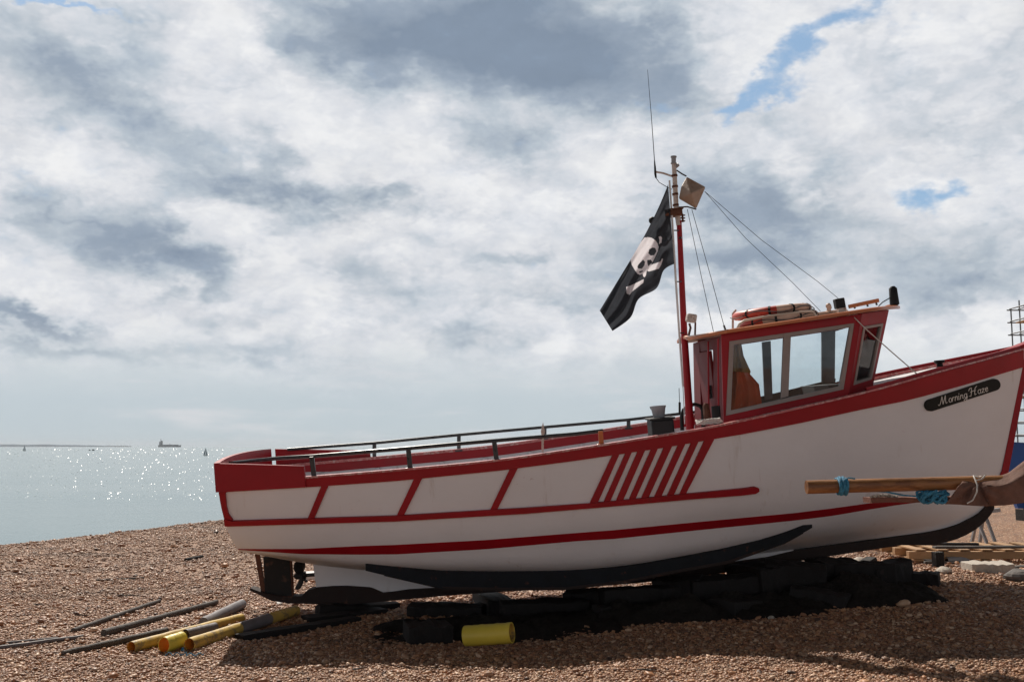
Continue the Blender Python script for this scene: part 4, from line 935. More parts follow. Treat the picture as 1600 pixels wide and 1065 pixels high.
# fish box and bucket
rt = carried('fish_box', 'black box standing on the deck beside the mast', 'box', Vector((Bf(1033, 675, -.6).x, -.6, Bf(1033, 690, -.6).z)))
bz = Bf(1033, 654, -.6).z - Bf(1033, 690, -.6).z; bw = Bf(1050, 675, -.6).x - Bf(1015, 675, -.6).x
q = MB(); q.box((0, 0, bz / 2), (bw, .34, bz)); q.build('shell', RUBBER, rt, bevel=.02)
q = MB(); q.box((0, 0, bz + .006), (bw + .03, .37, .02)); q.build('lid', RUBBER, rt, bevel=.006)
a = Bf(1030, 654.5, -.6); rt = carried('bucket', 'grey bucket standing on the black box', 'bucket', Vector((a.x, -.6, Bf(1033, 654, -.6).z + .018)))
hb_ = .105; q = MB(); rows = [[Vector((r_ * math.cos(2 * math.pi * k / 20), r_ * math.sin(2 * math.pi * k / 20), z)) for k in range(20)] for r_, z in ((.001, 0), (.058, 0), (.076, hb_), (.082, hb_), (.082, hb_ + .012), (.072, hb_ + .012), (.055, .01), (.001, .01))]
q.grid(rows, close_v=True); q.build('pail', GREY, rt, smooth=True)
q = MB(); q.tube([(.08 * math.cos(t_), .015, hb_ + .01 - .06 * math.sin(t_)) for t_ in [math.pi * i / 12 for i in range(13)]], .004, 5); q.build('handle', STEEL, rt)
# hose hoop by the mast
hz = Bf(1075, 660, .35); q = MB(); q.tube([Bf(1066, 672, .35), Bf(1065, 650, .35), Bf(1068, 640, .35), Bf(1076, 633.5, .35), Bf(1086, 631, .35), Bf(1094, 634, .35), Bf(1098, 640, .35), Bf(1099, 652, .35), Bf(1099, 670, .35)], .022, 10)
o = q.build('hose', RUBBER, smooth=True); o.matrix_world = BM; props(o, 'thick black hose looped over the deck behind the mast', 'hose')
# knife-shaped marker on the rail
q = MB(); q.prism([Bf(*p, -1.34) for p in ((845, 674), (848.5, 659), (851.5, 674), (850, 681), (846.5, 681))], Vector((0, .02, 0))); q.prism([Bf(*p, -1.34) for p in ((846.5, 681), (850, 681), (849.5, 706), (846.5, 706))], Vector((0, .03, 0)))
o = q.build('rail_marker', MASTW); o.matrix_world = BM; props(o, 'pale pointed stake lashed upright to the near rail', 'stake')
# rope bundle at the door
q = MB(); c_ = Bf(1108, 660, -1.2); pts = [c_ + Vector((.10 * math.cos(t_ * 1.9) * (1 + .3 * math.sin(t_)), .05 * math.sin(t_ * 2.3), .02 * math.sin(t_ * 3.1) + .012)) for t_ in [i * .35 for i in range(60)]]
q.tube(pts, .009, 6); o = q.build('rope_bundle', ROPEW, smooth=True); o.matrix_world = BM; props(o, 'small tangle of pale rope on the gunwale below the wheelhouse door', 'rope')

# ------------------------------------------------------------------ pirate flag
def inpoly(p, poly):
    x, y = p; c = False; n = len(poly)
    for i in range(n):
        x0_, y0_ = poly[i]; x1_, y1_ = poly[i - 1]
        if (y0_ > y) != (y1_ > y) and x < (x1_ - x0_) * (y - y0_) / (y1_ - y0_) + x0_: c = not c
    return c
FT = [(1044, 288), (1029, 324), (1007, 368), (985, 406), (960, 447), (937, 485)]
FB = [(1053.5, 412), (1037, 422.5), (1026, 450), (998, 467), (985, 496), (957, 517)]
cB = lambda L: [(920 + x * .1972, 320 + y * .1972) for x, y in L]
skull = cB([(440, 260), (470, 256), (500, 262), (528, 282), (545, 305), (553, 332), (548, 365), (530, 405), (512, 440), (500, 462), (486, 485), (470, 502), (458, 525), (452, 560), (442, 574), (432, 566), (428, 545), (405, 555), (385, 545), (362, 512), (342, 478), (331, 440), (340, 410), (370, 360), (408, 302)])
holes = [cB([(478, 352), (505, 338), (528, 342), (535, 368), (518, 398), (492, 404), (472, 385)]), cB([(395, 470), (430, 434), (446, 452), (440, 482), (418, 506), (392, 505), (384, 490)]), cB([(462, 438), (490, 434), (506, 456), (490, 468), (474, 486), (464, 465)]),
         cB([(398, 528), (425, 520), (430, 528), (405, 540)])]
bones = [cB([(486, 478), (570, 448), (580, 425), (588, 428), (575, 470), (556, 505), (478, 528), (462, 522)]), cB([(296, 650), (330, 640), (436, 588), (432, 618), (345, 685), (325, 712), (300, 702)]), cB([(553, 252), (572, 248), (580, 262), (576, 300), (556, 312), (560, 280)])]
NU, NV = 300, 150; fv = []; fpix = []
def fcurve(L, t_):
    k = t_ * (len(L) - 1); i = min(int(k), len(L) - 2); f = k - i; Q = [L[max(i - 1, 0)], L[i], L[i + 1], L[min(i + 2, len(L) - 1)]]
    return tuple(.5 * ((2 * Q[1][j]) + (Q[2][j] - Q[0][j]) * f + (2 * Q[0][j] - 5 * Q[1][j] + 4 * Q[2][j] - Q[3][j]) * f * f + (3 * Q[1][j] - Q[0][j] - 3 * Q[2][j] + Q[3][j]) * f ** 3) for j in (0, 1))
q = MB(); rows = []; ca_ = Vector(cB([(500, 262)])[0]); cb_ = Vector(cB([(372, 525)])[0]); cn = (cb_ - ca_).normalized(); cn = Vector((-cn.y, cn.x))
for i in range(NU + 1):
    u = i / NU; a, c = fcurve(FT, u), fcurve(FB, u); rw = []
    for j in range(NV + 1):
        v_ = j / NV; p = L2(a, c, v_); dist = (Vector(p) - ca_).dot(cn) / 40
        fold = .11 * abs(dist) - .05 * math.cos((v_ * 2.4 + .25 * math.sin(u * 4)) * 2 * math.pi) * (.45 + .75 * abs(u - .45)) + .02 * math.sin(v_ * 31 + u * 6) * (1 - u) ** 2 + .02 * noise.noise(Vector((u * 7, v_ * 4, 0)))
        rw.append(Bf(p[0], p[1], -.13 - fold * min(1, u * 5 + .25)) if False else Bf(p[0], p[1], -.16 - (fold - .05) * min(1, u * 6 + .2)))
        fpix.append(p)
    rows.append(rw)
q.grid(rows); fmx = []
for i in range(NU):
    for j in range(NV):
        p = ((fpix[i * (NV + 1) + j][0] + fpix[(i + 1) * (NV + 1) + j + 1][0]) / 2, (fpix[i * (NV + 1) + j][1] + fpix[(i + 1) * (NV + 1) + j + 1][1]) / 2)
        wv = (inpoly(p, skull) and not any(inpoly(p, h_) for h_ in holes)) or any(inpoly(p, b_) for b_ in bones); fmx.append(1 if wv else 0)
q.fm = fmx; q.v = [tuple(BM @ Vector(p)) for p in q.v]
fl = Vector(q.v[0]); flag = q.build('pirate_flag', [FLAGB, FLAGW], loc=fl, smooth=False); flag.data.polygons.foreach_set('use_smooth', [True] * len(flag.data.polygons))
props(flag, 'black flag with white skull and crossbones hanging from the mast staff', 'flag')

# ------------------------------------------------------------------ beach litter
def pole_thing(name, p0, p1, r_, m_, label, cat, group, hollow=False, lining=None, mid=None, n=18, r2=None, sag=0, oval=1):
    r2 = r2 or r_; p0, p1 = Vector(p0), Vector(p1); base = (p0 + p1) / 2; base.z = min(p0.z, p1.z)
    N_ = 24; pts = [p0.lerp(p1, i / N_) - base + Vector((0, 0, -sag * math.sin(math.pi * i / N_))) + Vector((0, 0, .004 * noise.noise(Vector((i * .5, r_ * 90, 0))))) for i in range(N_ + 1)]
    rt = root(name, base, label, cat, group)
    q = MB(); q.tube(pts, [(r_ + (r2 - r_) * i / N_) * (1 if hollow else 1 + .12 * noise.noise(Vector((i * .6, p0.x, 2)))) for i in range(N_ + 1)], n, caps=not hollow)
    if mid: q.fm = [1 if mid[0] <= (i // n) / N_ < mid[1] else 0 for i in range(len(q.f))]
    q.build('tube' if hollow else 'timber', [m_, PIPEG] if mid else m_, rt, smooth=True)
    if hollow:
        q = MB(); q.tube(pts, [r_ * .90] * (N_ + 1), n, caps=False)
        k = len(q.v); d = (pts[0] - pts[1]).normalized()
        q.build('lining', lining or m_, rt, smooth=True)
        q = MB()
        for e in (0, -1):
            ring = []
            t_ = (pts[1] - pts[0]).normalized(); ref = t_.orthogonal().normalized(); qq = t_.cross(ref)
            for kk in range(n + 1):
                a_ = 2 * math.pi * kk / n; dr_ = ref * math.cos(a_) + qq * math.sin(a_); ring.append([pts[e] + dr_ * r_ * .90, pts[e] + dr_ * r_])
            q.grid(ring)
        q.build('rim', m_, rt, smooth=True)
    return rt
GR = 'rollers and poles lying on the shingle'
def on(px, py, r_): return Gp(px, py, r_)
# four yellow pipes
def pp(name, a, b_, r_, *k, **kw): return pole_thing(name, on(a[0], a[1], r_), on(b_[0], b_[1], r_), r_, *k, **kw)
pp('pipe', (205, 1010), (377, 965), .048, YEL, 'long yellow pipe lying left of the short wide one', 'pipe', 'yellow pipes on the beach', hollow=True, lining=ORANGEIN)
pp('pipe', (256, 1007), (284, 998), .068, YEL2, 'short wide yellow pipe with orange mouth between two long pipes', 'pipe', 'yellow pipes on the beach', hollow=True, lining=ORANGEIN)
pp('pipe', (296, 1006), (462, 953), .055, YEL, 'long yellow pipe with grey dirty middle, nearest the rudder', 'pipe', 'yellow pipes on the beach', hollow=True, lining=ORANGEIN, mid=(.40, .68))
pp('pipe', (290, 990), (336, 979), .045, PIPEG, 'grey pipe end showing between the yellow pipes', 'pipe', 'yellow pipes on the beach', hollow=True, lining=RUBBER)
pole_thing('pipe', Wp(727, 993, 8.68), Wp(800, 988, 8.56), .086, YEL2, 'short bright yellow pipe alone in the shade of the hull', 'pipe', 'yellow pipes on the beach', hollow=True, lining=YEL)
pp('driftwood_pole', (318, 972), (378, 943), .052, PIPEG, 'thick grey pole end lying behind the yellow pipes', 'pole', GR)
pp('driftwood_pole', (162, 988), (338, 940), .034, DRIFT, 'long dark pole lying left of the yellow pipes', 'pole', GR, r2=.026)
pp('driftwood_pole', (114, 984), (249, 938), .022, DRIFT, 'thin dark pole, farthest left on the shingle', 'pole', GR)
pp('driftwood_pole', (98, 1020), (260, 985), .024, DRIFT, 'thin dark pole running under the yellow pipes towards the camera', 'pole', GR, r2=.034)
pp('driftwood_pole', (-40, 1016), (130, 993), .016, PIPEG, 'pale grey stick half buried at the left edge', 'pole', GR)
pp('driftwood_pole', (-40, 1008), (90, 996), .012, PIPEG, 'second pale stick at the left edge, behind the first', 'pole', GR)
pp('driftwood_stick', (290, 874), (316, 869), .028, TIMB, 'short dark stick lying on the sunlit shingle left of the boat', 'stick', None)
pp('driftwood_stick', (150, 906), (225, 902), .012, DRIFT, 'thin twig lying far up the shingle', 'stick', None)
random.seed(77)
for px, py, ln, an_, lb in ((205, 931, .22, .3, 'short dark twig lying above the thin dark poles'), (60, 945, .15, -.4, 'small dark twig near the left edge'), (560, 1046, .12, .9, 'small dark twig at the lower edge of the hull shadow'), (130, 962, .18, .1, 'dark twig left of the leftmost pole'),
                          (1010, 1048, .14, -.2, 'little twig in the sunlit foreground shingle, centre'), (340, 905, .16, .5, 'dark twig between the far stick and the rudder')):
    c_ = Gp(px, py, .01); q = MB(); pts = [Vector((math.cos(an_) * ln * (i / 6 - .5), math.sin(an_) * ln * (i / 6 - .5) * 1.0, .012 + .008 * noise.noise(Vector((i * .8, px, 0))))) + Vector((0, .02 * noise.noise(Vector((i * .7, 0, px))), 0)) for i in range(7)]
    q.tube(pts, [.004, .007, .008, .007, .006, .005, .003], 6); o = q.build('twig', DRIFT, smooth=True); o.location = c_; props(o, lb, 'twig', 'twigs on the shingle')
# blue rope scraps
def scrap(px, py, label, m_=ROPEB, n=26, r_=.005, size=.12, seed=1):
    c_ = Gp(px, py, .012); random.seed(seed); q = MB(); pts = []
    p = Vector((0, 0, 0)); an = random.uniform(0, 6)
    for i in range(n):
        pts.append(p.copy()); an += random.uniform(-.8, .8); p = p + Vector((math.cos(an), math.sin(an) * .6, 0)) * size / 6; p.z = .01 + .012 * math.sin(i * 1.3)
    q.tube(pts, r_, 6); o = q.build('rope_scrap', m_, smooth=True); o.location = c_; props(o, label, 'rope', 'rope scraps on the beach')
scrap(258, 1023, 'blue rope scrap in front of the yellow pipes', seed=4, size=.10); scrap(288, 1017, 'tiny blue rope scrap beside the long yellow pipe mouth', seed=9, size=.05, n=14)
# sleepers and blocks
def block(px, py, dims, rz, label, m_=TIMB, name='timber_block', cat='timber block', group='timbers and blocks under the boat', lift=None, tilt=0, roll=0, Y=None):
    p = Gp(px, py) if Y is None else Wp(px, py, Y)
    q = MB(); L, W_, H_ = dims; nx = 10; rows = []
    for i in range(nx + 1):
        x = -L / 2 + L * i / nx; jj = lambda k: .02 * W_ * 4 * noise.noise(Vector((i * .7, k * 3.1, px * .1)))
        rows.append([(x, -W_ / 2 + jj(1), jj(2) * .5), (x, W_ / 2 + jj(3), jj(4) * .5), (x, W_ / 2 + jj(5), H_ + jj(6)), (x, -W_ / 2 + jj(7), H_ + jj(8))])
    q.grid(rows, close_v=True); q.face(rows[0]); q.face(rows[-1])
    o = q.build(name, m_, bevel=.008); z = gh(p.x, p.y) - .02 if lift is None else lift
    if Y is not None and lift is None: z = p.z
    o.location = (p.x, p.y, z); o.rotation_euler = (roll, tilt, rz); props(o, label, cat, group); return o
block(470, 984, (1.35, .16, .07), R(47), 'black greasy plank lying askew under the stern')
block(540, 962, (.9, .2, .06), R(35), 'flat black board just behind the stern plank')
block(668, 1000, (.40, .40, .17), R(14), 'big black timber block in the shade left of the yellow pipe')
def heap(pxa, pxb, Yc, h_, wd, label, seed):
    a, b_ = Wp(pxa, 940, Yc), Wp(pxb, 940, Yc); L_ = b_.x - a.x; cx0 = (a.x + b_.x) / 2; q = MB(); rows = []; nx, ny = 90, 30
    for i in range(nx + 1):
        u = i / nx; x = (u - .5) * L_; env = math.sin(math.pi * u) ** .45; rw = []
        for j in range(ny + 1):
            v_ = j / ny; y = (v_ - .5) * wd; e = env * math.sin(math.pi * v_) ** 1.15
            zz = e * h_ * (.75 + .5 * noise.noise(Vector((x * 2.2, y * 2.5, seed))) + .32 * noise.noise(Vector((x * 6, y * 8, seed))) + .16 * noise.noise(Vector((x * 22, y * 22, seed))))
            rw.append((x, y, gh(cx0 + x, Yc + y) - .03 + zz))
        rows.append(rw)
    q.grid(rows); o = q.build('shade_mound', SHADEM, smooth=True); o.location = (cx0, Yc, 0); props(o, label, 'shade mound', 'black mounds added under the hull')
SHADEM = mat('shade_mound_black', (.022, .019, .017), .9, var=.6, vscale=30, bump=1.0, bscale=120, spec=.1, stain=(.04, .035, .03, .6), stains=.6)  # near-black mounds added to deepen the shade beneath the hull
heap(575, 980, 9.75, .17, 1.5, 'black mound added to deepen the shade behind the short yellow pipe', 1)
heap(880, 1290, 9.9, .22, 1.1, 'black mound added to deepen the shade under the middle of the bilge keel', 2)
heap(1170, 1465, 10.1, .27, 1.0, 'black mound added to deepen the shade under the bow', 3)
DG = 'dark timbers added to fill the shade under the hull'  # row of dark timbers added to hide sunlit shingle and fill the shade
DL = 'dark timber added to fill the deep shade under the hull'
random.seed(21)
ORD = 'first second third fourth fifth sixth seventh eighth ninth tenth eleventh twelfth thirteenth fourteenth fifteenth sixteenth seventeenth'.split()
SORT = sorted([560, 700, 770, 850, 930, 1000, 1065, 1130, 1190, 1240, 1300, 1352, 1388, 1428, 1150, 1280, 980])
TN = 0
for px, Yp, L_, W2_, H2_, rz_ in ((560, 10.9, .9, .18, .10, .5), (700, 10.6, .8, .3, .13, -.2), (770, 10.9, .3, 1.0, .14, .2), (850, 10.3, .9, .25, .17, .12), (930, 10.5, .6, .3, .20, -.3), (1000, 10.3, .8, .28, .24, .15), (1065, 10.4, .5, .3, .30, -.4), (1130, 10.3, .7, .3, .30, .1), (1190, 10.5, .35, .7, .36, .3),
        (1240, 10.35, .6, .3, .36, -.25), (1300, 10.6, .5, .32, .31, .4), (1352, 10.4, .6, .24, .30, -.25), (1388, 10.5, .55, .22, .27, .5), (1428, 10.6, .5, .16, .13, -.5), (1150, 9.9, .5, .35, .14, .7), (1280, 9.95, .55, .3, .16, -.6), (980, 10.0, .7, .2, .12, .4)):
    TN += 1; DL = ORD[SORT.index(px)] + ' timber counted from the stern in the dark row added to fill the hull shade'
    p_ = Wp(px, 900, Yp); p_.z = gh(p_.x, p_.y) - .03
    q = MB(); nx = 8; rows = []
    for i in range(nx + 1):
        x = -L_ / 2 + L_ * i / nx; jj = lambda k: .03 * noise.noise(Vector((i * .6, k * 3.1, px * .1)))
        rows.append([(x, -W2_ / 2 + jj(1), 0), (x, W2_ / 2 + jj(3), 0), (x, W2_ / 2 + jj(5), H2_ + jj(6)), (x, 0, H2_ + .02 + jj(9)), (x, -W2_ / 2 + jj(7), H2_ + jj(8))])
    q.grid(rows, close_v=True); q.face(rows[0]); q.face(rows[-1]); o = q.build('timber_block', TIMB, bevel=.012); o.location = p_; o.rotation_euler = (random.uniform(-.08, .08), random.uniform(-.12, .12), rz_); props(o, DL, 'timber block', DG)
block(1325, 903, (1.0, .12, .10), R(38), 'dark timber leaning diagonally under the bow between pale stones', tilt=-.25)
# rubble
def stone(px, py, r_, label, m_, sq=.6, seed=0, grp='stones under the bow'):
    p = Gp(px, py); q = MB(); q.sphere((0, 0, 0), r_, 8, 11, (1.2, 1, sq)); q.v = [tuple(Vector(v) * (1 + .35 * noise.noise(Vector(v) / r_ * 1.1 + Vector((seed, px, 0))))) for v in q.v]
    o = q.build('stone', m_); o.location = (p.x, p.y, gh(p.x, p.y) + r_ * sq * .5); o.rotation_euler[2] = seed; props(o, label, 'stone', grp)
stone(1296, 882, .10, 'pale sunlit stone under the bow, leftmost of the bright ones', STONE, seed=1)
stone(1342, 884, .11, 'pale grey stone between the diagonal timber and the baulk', STONE, seed=2)
stone(1318, 893, .07, 'small blue-grey stone below the two pale ones', STONED, seed=3)
stone(1218, 890, .07, 'rusty orange lump catching the sun under the bow', PLANKR, .5, seed=4)
stone(1200, 903, .16, 'dark rubble lump in the shade under the bilge keel end', STONED, seed=5)
stone(1270, 918, .15, 'dark rounded lump in the shade under the bow', STONED, seed=6)
stone(1205, 796 + 170, .03, 'white pebble bigger than its neighbours at the shade edge', STONE, seed=7)
stone(1475, 895, .08, 'pale small stone in front of the white slab', STONE, seed=8)
stone(1590, 905, .12, 'grey stone at the right edge beside the slab', STONED, seed=9)
# white sheet lying behind the propeller
a = Gp(474, 916); q = MB(); q.box((0, 0, .05), (.55, .35, .10)); o = q.build('polystyrene_block', WHITEP, bevel=.02); o.location = (a.x + .1, a.y + .9, gh(a.x, a.y + .9)); o.rotation_euler[2] = .3; props(o, 'white foam block showing behind the propeller', 'foam block')
stone(437, 944, .035, 'white pebble beside the tip of the keel shoe', WHITEP, seed=11, grp=None)
# pallet
pa = Gp(1420, 868); 
def pallet():
    a = Wp(1412, 861, 12.6); b_ = Wp(1625, 861, 12.8); zc = gh(a.x, 12.6); L = 1.75
    rt = root('pallet', (a.x, 12.3, zc), 'pale wooden pallet lying on the shingle behind the bow', 'pallet')
    top_z = Wp(1500, 858, 12.4).z - zc
    for i in range(7):
        q = MB(); q.box((.10 + i * .27, .5, top_z), (.12 + .01 * (i % 2), 1.0, .02)); q.build('top_board', PINE, rt, bevel=.003)
    for k in range(3):
        q = MB(); q.box((.9, .05 + k * .45, top_z - .06), (1.9, .09, .09)); q.build('stringer', PINE, rt, bevel=.004)
    for k in range(3):
        q = MB(); q.box((.08 + k * .82, .5, top_z - .12), (.1, 1.0, .02)); q.build('bottom_board', PINE, rt, bevel=.003)
    for k in (0, 1):
        q = MB(); q.box((.25 + k * 1.3, .1, (top_z - .13) / 2), (.1, .3, max(.05, top_z - .13))); q.build('packing_leg', TIMB, rt)
pallet()
block(1543, 893, (.46, .34, .12), R(-3), 'pale flat slab lying in front of the pallet', STONE, 'slab', 'slab', None)
block(1520, 884, (.5, .4, .02), R(-3), 'thin white board on the shingle behind the slab', WHITEP, 'board', 'board', None)
pp('metal_tube', (1479, 874), (1512, 873), .035, GREY, 'short silvery tube lying beside the pale slab', 'tube', None, hollow=True, lining=RUBBER)
block(1560, 856, (1.6, .10, .03), R(3), 'thin dark plank resting along the pallet', DRIFT, 'plank', 'plank', None, Y=12.25)
block(1500, 880, (.8, .10, .04), R(-12), 'thin dark board lying askew between pallet and slab', DRIFT, 'plank', 'plank', None)
block(1586, 888, (.5, .12, .05), R(20), 'short dark plank at the right edge behind the grey stone', DRIFT, 'plank', 'plank', None)
block(1466, 886, (.10, .12, .20), R(5), 'short dark post standing under the near edge of the pallet', TIMB, 'post', 'post', None)
block(1440, 851, (1.3, .08, .03), R(-4), 'long thin black board lying under the curve of the stem', TIMB, 'plank', 'plank', None, Y=12.0)
# stand legs behind the bow
rt = root('trestle', Wp(1548, 852, 13.4), 'thin grey metal trestle standing behind the stem', 'trestle')
bl_ = rt.location.copy(); zg = gh(bl_.x, bl_.y) - bl_.z
for (ta, tb) in (((1540, 812), (1545, 855)), ((1551, 800), (1558, 855))):
    a, b_ = Wp(*ta, 13.4) - bl_, Wp(*tb, 13.4) - bl_
    for dy in (0, .5):
        q = MB(); q.bar(a + Vector((0, .25, .0)), b_ + Vector((0, dy, 0)), .035, .035, (0, 1, 0)); q.build('leg', GREY, rt)
q = MB(); q.bar(Wp(1532, 800, 13.65) - bl_, Wp(1562, 796, 13.65) - bl_, .05, .05); q.build('top_rail', GREY, rt)

# ------------------------------------------------------------------ spar in the right foreground
YF = 7.3
def F_(px, py, dy=0): return Wp(px, py, YF + dy)
rt = root('wooden_spar', F_(1400, 772), 'amber wooden spar jutting in from the right with blue rope lashed round it', 'spar'); b0 = rt.location.copy()
q = MB(); a, b_ = F_(1260, 760.5), F_(1900, 744); q.tube([a.lerp(b_, i / 30) - b0 for i in range(31)], [.049 + .003 * noise.noise(Vector((i, 0, 0))) for i in range(31)], 16); q.build('shaft', POLE, rt, smooth=True)
q = MB(); pts = []
for i in range(90):
    t_ = i / 89; c_ = a.lerp(b_, (1308 + 14 * t_ - 1260) / 640) - b0; an = t_ * 2 * math.pi * 5; pts.append(c_ + Vector((0, math.cos(an), math.sin(an))) * (.058 + .006 * math.sin(i * .9)))
q.tube(pts, .010, 8); q.tube([F_(1318, 750, -.04) - b0, F_(1326, 746, -.05) - b0, F_(1336, 747.5, -.05) - b0], .007, 6); q.build('rope_lashing', ROPEB, rt, smooth=True)
rt2 = root('rough_plank', F_(1420, 782), 'rust brown rough plank below the amber spar, its end crusted', 'plank'); b1 = rt2.location.copy()
q = MB(); rows = []
for i in range(31):
    t_ = i / 30; c_ = F_(1359, 781).lerp(F_(1900, 775), t_) - b1 + Vector((0, .05, 0)); n_ = lambda k: .010 * noise.noise(Vector((i * .9, k * 2.3, 0)))
    rows.append([c_ + Vector((0, -.09, -.018 + n_(1))), c_ + Vector((0, .09, -.018 + n_(2))), c_ + Vector((0, .09, .018 + n_(3))), c_ + Vector((0, -.09, .018 + n_(4)))])
q.grid(rows, close_v=True); q.face(rows[0]); q.face(rows[-1]); q.build('board', PLANKR, rt2)
q = MB(); random.seed(3)
for i in range(120):
    px = random.uniform(1360, 1402); c_ = F_(px, 776 - 2.5 * math.sin((px - 1360) / 42 * math.pi), random.uniform(-.03, .1)) - b1; q.sphere(c_, random.uniform(.005, .012), 4, 6)
q.build('crust', STONE, rt2)
# blue rope tangle hanging under the spar
q = MB(); random.seed(5); c_ = F_(1458, 776, -.05); pts = []
for i in range(150):
    t_ = i * .42; pts.append(Vector((.085 * math.sin(t_ * .63 + .4) + .02 * math.sin(t_ * 2.3), .05 * math.cos(t_ * .9), .035 * math.sin(t_ * 1.17) + .01 * math.sin(t_ * 3.1))))
q.tube(pts, .010, 7); q.tube([Vector(p) for p in ((-.05, 0, .0), (-.2, .02, .01), (-.32, .05, .035), (-.42, .06, .04))], .006, 6)
o = q.build('rope_tangle', ROPEB, smooth=True); o.location = c_; props(o, 'tangle of bright blue rope hanging between spar and rough plank', 'rope')
# brown cloth wrapped round the spar
def fold(px, s_):
    d = math.hypot(px - 1526, (s_ - .1) * 40); an = math.atan2((s_ - .1) * 40, px - 1526)
    t_ = lambda v_: 2 * abs(v_ / (2 * math.pi) - math.floor(v_ / (2 * math.pi) + .5))
    return (.06 * t_(an * 5 + 1) + .03 * t_(an * 11 + d * .02)) * min(1, d / 25) + .012 * noise.noise(Vector((px * .05, s_ * 3, 0)))
TOPL = [(1474, 748.5), (1540, 745), (1562, 743), (1576, 738), (1590, 727), (1602, 718), (1640, 714), (1700, 722), (1800, 735), (1900, 738)]
BOTL = [(1474, 787), (1500, 788), (1540, 790.5), (1570, 789), (1600, 785), (1700, 783), (1900, 780)]
rowsF = []
for i in range(91):
    u = i / 90; rw = []; rb = []
    for j in range(25):
        s_ = j / 24; px = 1507 - 30 * s_ + (393 + 30 * s_) * u ** 1.25; yt = lerp_list(TOPL, px)[0]; yb = lerp_list(BOTL, px)[0]
        py = yt + (yb - yt) * s_; rnd = math.sin(min(1, s_ * 2.2) * math.pi / 2)
        rw.append(F_(px, py, -.058 * rnd - .01 - fold(px, s_) * min(1, s_ * 3)))
        rb.append(F_(px, py, .058 * rnd + .012 + .3 * fold(px, s_)))
    rowsF.append(list(reversed(rb)) + rw[1:])
q = MB(); q.grid(rowsF); cl0 = F_(1560, 790); q.v = q.v
cl = q.build('cloth_wrap', TARP, loc=cl0, smooth=True); props(cl, 'brown cloth wrapped round the spar and tied with white string', 'cloth')
sm = cl.modifiers.new('solid', 'SOLIDIFY'); sm.thickness = .006
q = MB(); pts = [F_(*p) for p in ((1511, 786, -.13), (1520, 781, -.14), (1526.5, 768, -.14), (1527, 757, -.13), (1523, 747, -.10), (1521, 743, -.06), (1530, 745, -.05), (1540, 742, -.07), (1534, 748, -.10), (1524, 750, -.11))]
q.tube(pts, .0055, 6); stl = pts[0]; o = q.build('string', ROPEW, loc=stl, smooth=True); props(o, 'white string tied round the brown cloth', 'string')

# ------------------------------------------------------------------ background right
def bgboat():
    Y = 17.5; a = Wp(1572, 738, Y); zg = gh(a.x, Y); rt = root('beached_boat', (a.x + 2.2, Y, zg), 'blue boat with green rail standing behind the bow at the right edge', 'boat')
    zt_, zb_ = Wp(1580, 703, Y).z - zg, Wp(1580, 745, Y).z - zg; zk = .25
    q = MB(); rows = []
    for i in range(25):
        t_ = i / 24; x = -2.25 + 6 * t_; b_ = .05 + 1.1 * math.sin(min(1, t_ * 1.6 + .02) * math.pi / 2) ** .8
        rows.append([(x, -b_, zt_ + .15 * (1 - t_) ** 3), (x + .05, -b_ * .95, zb_ + .1), (x + .12, -b_ * .75, zk + .25), (x + .2, -.05, zk), (x + .2, .05, zk), (x + .12, b_ * .75, zk + .25), (x + .05, b_ * .95, zb_ + .1), (x, b_, zt_ + .15 * (1 - t_) ** 3)])
    q.grid(rows); q.face(rows[-1]); q.face(rows[0]); q.grid([[r[0], r[-1]] for r in rows])
    q.build('hull', BLUEH, rt, smooth=True)
    q = MB(); q.box((.8, 0, zk - .06), (5.4, .14, .12)); q.build('keel', BLACK, rt)
    for i in range(6):
        q = MB(); q.tube([(-1.9 + i * .5, -.55, zt_), (-1.9 + i * .5, -.55, zt_ + .45)], .02, 6); q.build('rail_post', GREENR, rt)
    q = MB(); q.tube([(-2.0, -.55, zt_ + .45), (1.5, -.55, zt_ + .45)], .025, 8); q.tube([(-2.0, -.55, zt_ + .25), (1.5, -.55, zt_ + .25)], .02, 8); q.build('rail', GREENR, rt)
    q = MB(); q.box((-.2, .2, zt_ + .45), (2.2, 1.0, .9)); q.build('cuddy', mat('cuddy_cream', (.5, .5, .42), .5), rt, bevel=.04)
    for x in (-1.6, 0, 1.6):
        q = MB(); q.box((x, 0, .1), (.25, 1.4, .2)); q.build('chock', TIMB, rt)
bgboat()
def scaffold():
    Y = 42.0; a = Wp(1585, 480, Y); zg = gh(a.x, Y); rt = root('scaffold_tower', (a.x + 1.5, Y, zg), 'steel scaffold tower rising behind the bow at the right edge', 'scaffolding')
    H_ = Wp(1588, 462, Y).z - zg
    xs_ = [-1.0, -.62, .4, 1.4]
    for i, x in enumerate(xs_):
        for y in (0, 1.3):
            q = MB(); q.tube([(x, y, 0), (x, y, H_ * (.95, 1.0, .97, .93)[i])], .03, 6); q.build('standard', SCAF, rt, smooth=True)
    z = 1.2
    while z < H_ - .4:
        q = MB()
        for y in (-.05, 1.35): q.tube([(-1.15, y, z), (1.6, y, z)], .028, 6)
        for x in xs_: q.tube([(x, -.1, z + .06), (x, 1.4, z + .06)], .028, 6)
        q.build('ledger', SCAF, rt, smooth=True); z += .55
    for z in (H_ - 1.0, H_ * .45):
        q = MB(); q.box((.3, .65, z), (2.3, 1.2, .06)); q.build('platform', PINE, rt)
scaffold()

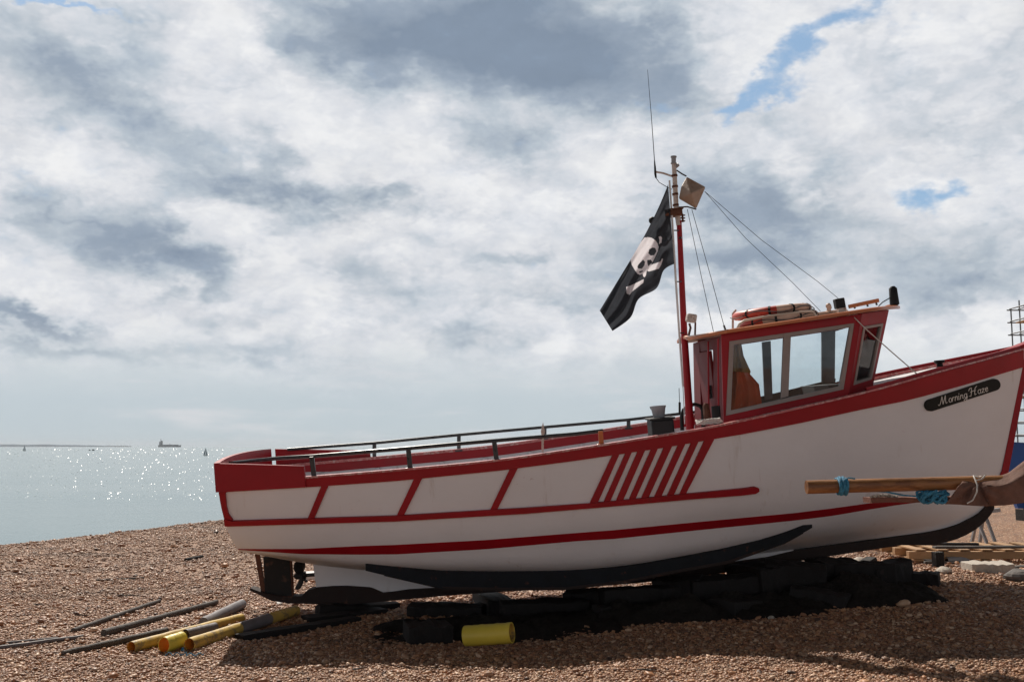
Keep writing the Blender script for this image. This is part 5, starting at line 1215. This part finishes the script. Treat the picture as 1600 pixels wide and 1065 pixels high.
# ------------------------------------------------------------------ vessels at sea
def seaz(Y): return SEA
def ship():
    Y = 7000.0; a, b_ = Wp(248, 697, Y), Wp(282, 697, Y); L = b_.x - a.x; k = L / 100; rt = root('cargo_ship', ((a.x + b_.x) / 2, Y, SEA), 'dark low cargo ship on the horizon', 'ship')
    q = MB(); q.prism([(-50 * k, -8, -2), (50 * k, -8, -2), (52 * k, -8, 15), (44 * k, -8, 12), (-48 * k, -8, 12), (-51 * k, -8, 16)], Vector((0, 16, 0))); q.build('hull', SHIPM, rt)
    q = MB(); q.box((-40 * k, 0, 24), (14 * k, 12, 26)); q.box((-38 * k, 0, 40), (8 * k, 10, 10)); q.tube([(-41 * k, 0, 40), (-41 * k, 0, 58)], 2.2, 6); q.build('superstructure', SHIPM, rt)
    q = MB(); q.box((5 * k, 0, 15), (70 * k, 10, 6)); q.tube([(0, 0, 12), (0, 0, 26)], 1.6, 6); q.build('hatches', SHIPM, rt)
ship()
def sail(px, py, Y, hpx, label, nm='sailing_boat'):
    a = Wp(px, py, Y); k = hpx / FPX * Y; rt = root(nm, (a.x, Y, SEA), label, 'sailing boat', 'sailing boats out at sea')
    q = MB(); q.prism([(-.22 * k, 0, .0), (.22 * k, 0, .0), (.30 * k, 0, .09 * k), (-.26 * k, 0, .08 * k)], Vector((0, .1 * k, 0))); q.build('hull', SHIPM, rt)
    q = MB(); q.prism([(-.02 * k, 0, .12 * k), (.02 * k, 0, k), (-.25 * k, 0, .14 * k)], Vector((0, .012 * k, 0))); q.build('mainsail', SAILM, rt)
    q = MB(); q.prism([(.04 * k, 0, .12 * k), (.03 * k, 0, .9 * k), (.24 * k, 0, .12 * k)], Vector((0, .012 * k, 0))); q.build('jib', SAILM, rt)
sail(321, 711, 520, 13, 'grey sailing boat just left of the stern'); sail(38, 704, 1050, 9, 'tiny dark sailing boat at the far left', 'sailing_boat')
def launch(px, Y, wpx, label):
    a = Wp(px, 704, Y); k = wpx / FPX * Y; rt = root('motor_boat', (a.x, Y, SEA), label, 'motor boat', 'motor boats far out at sea')
    q = MB(); q.prism([(-.5 * k, 0, 0), (.5 * k, 0, 0), (.6 * k, 0, .3 * k), (-.5 * k, 0, .25 * k)], Vector((0, .3 * k, 0))); q.build('hull', SHIPM, rt)
    q = MB(); q.box((-.1 * k, .15 * k, .4 * k), (.4 * k, .2 * k, .35 * k)); q.build('cabin', SHIPM, rt)
launch(140, 1150, 3, 'tiny motor boat, left one of a close pair'); launch(145.5, 1150, 4, 'tiny motor boat, right one of a close pair')

# ------------------------------------------------------------------ sea air
hz_ = MB(); hz_.prism([(-21000, -400, -9), (21000, -400, -9), (21000, 25000, -9), (-21000, 25000, -9)], Vector((0, 0, 100)))
hmt = bpy.data.materials.new('sea_air'); hmt.use_nodes = True; t = NT(hmt.node_tree); t.n.clear(); pv = t.node('ShaderNodeVolumePrincipled'); pv.inputs['Color'].default_value = (.78, .86, .95, 1); pv.inputs['Density'].default_value = 4.2e-5; pv.inputs['Anisotropy'].default_value = .2
o_ = t.node('ShaderNodeOutputMaterial'); t.l.new(pv.outputs[0], o_.inputs['Volume'])
ho = hz_.build('haze', hmt); props(ho, 'thin sea haze', 'haze', None, 'stuff')
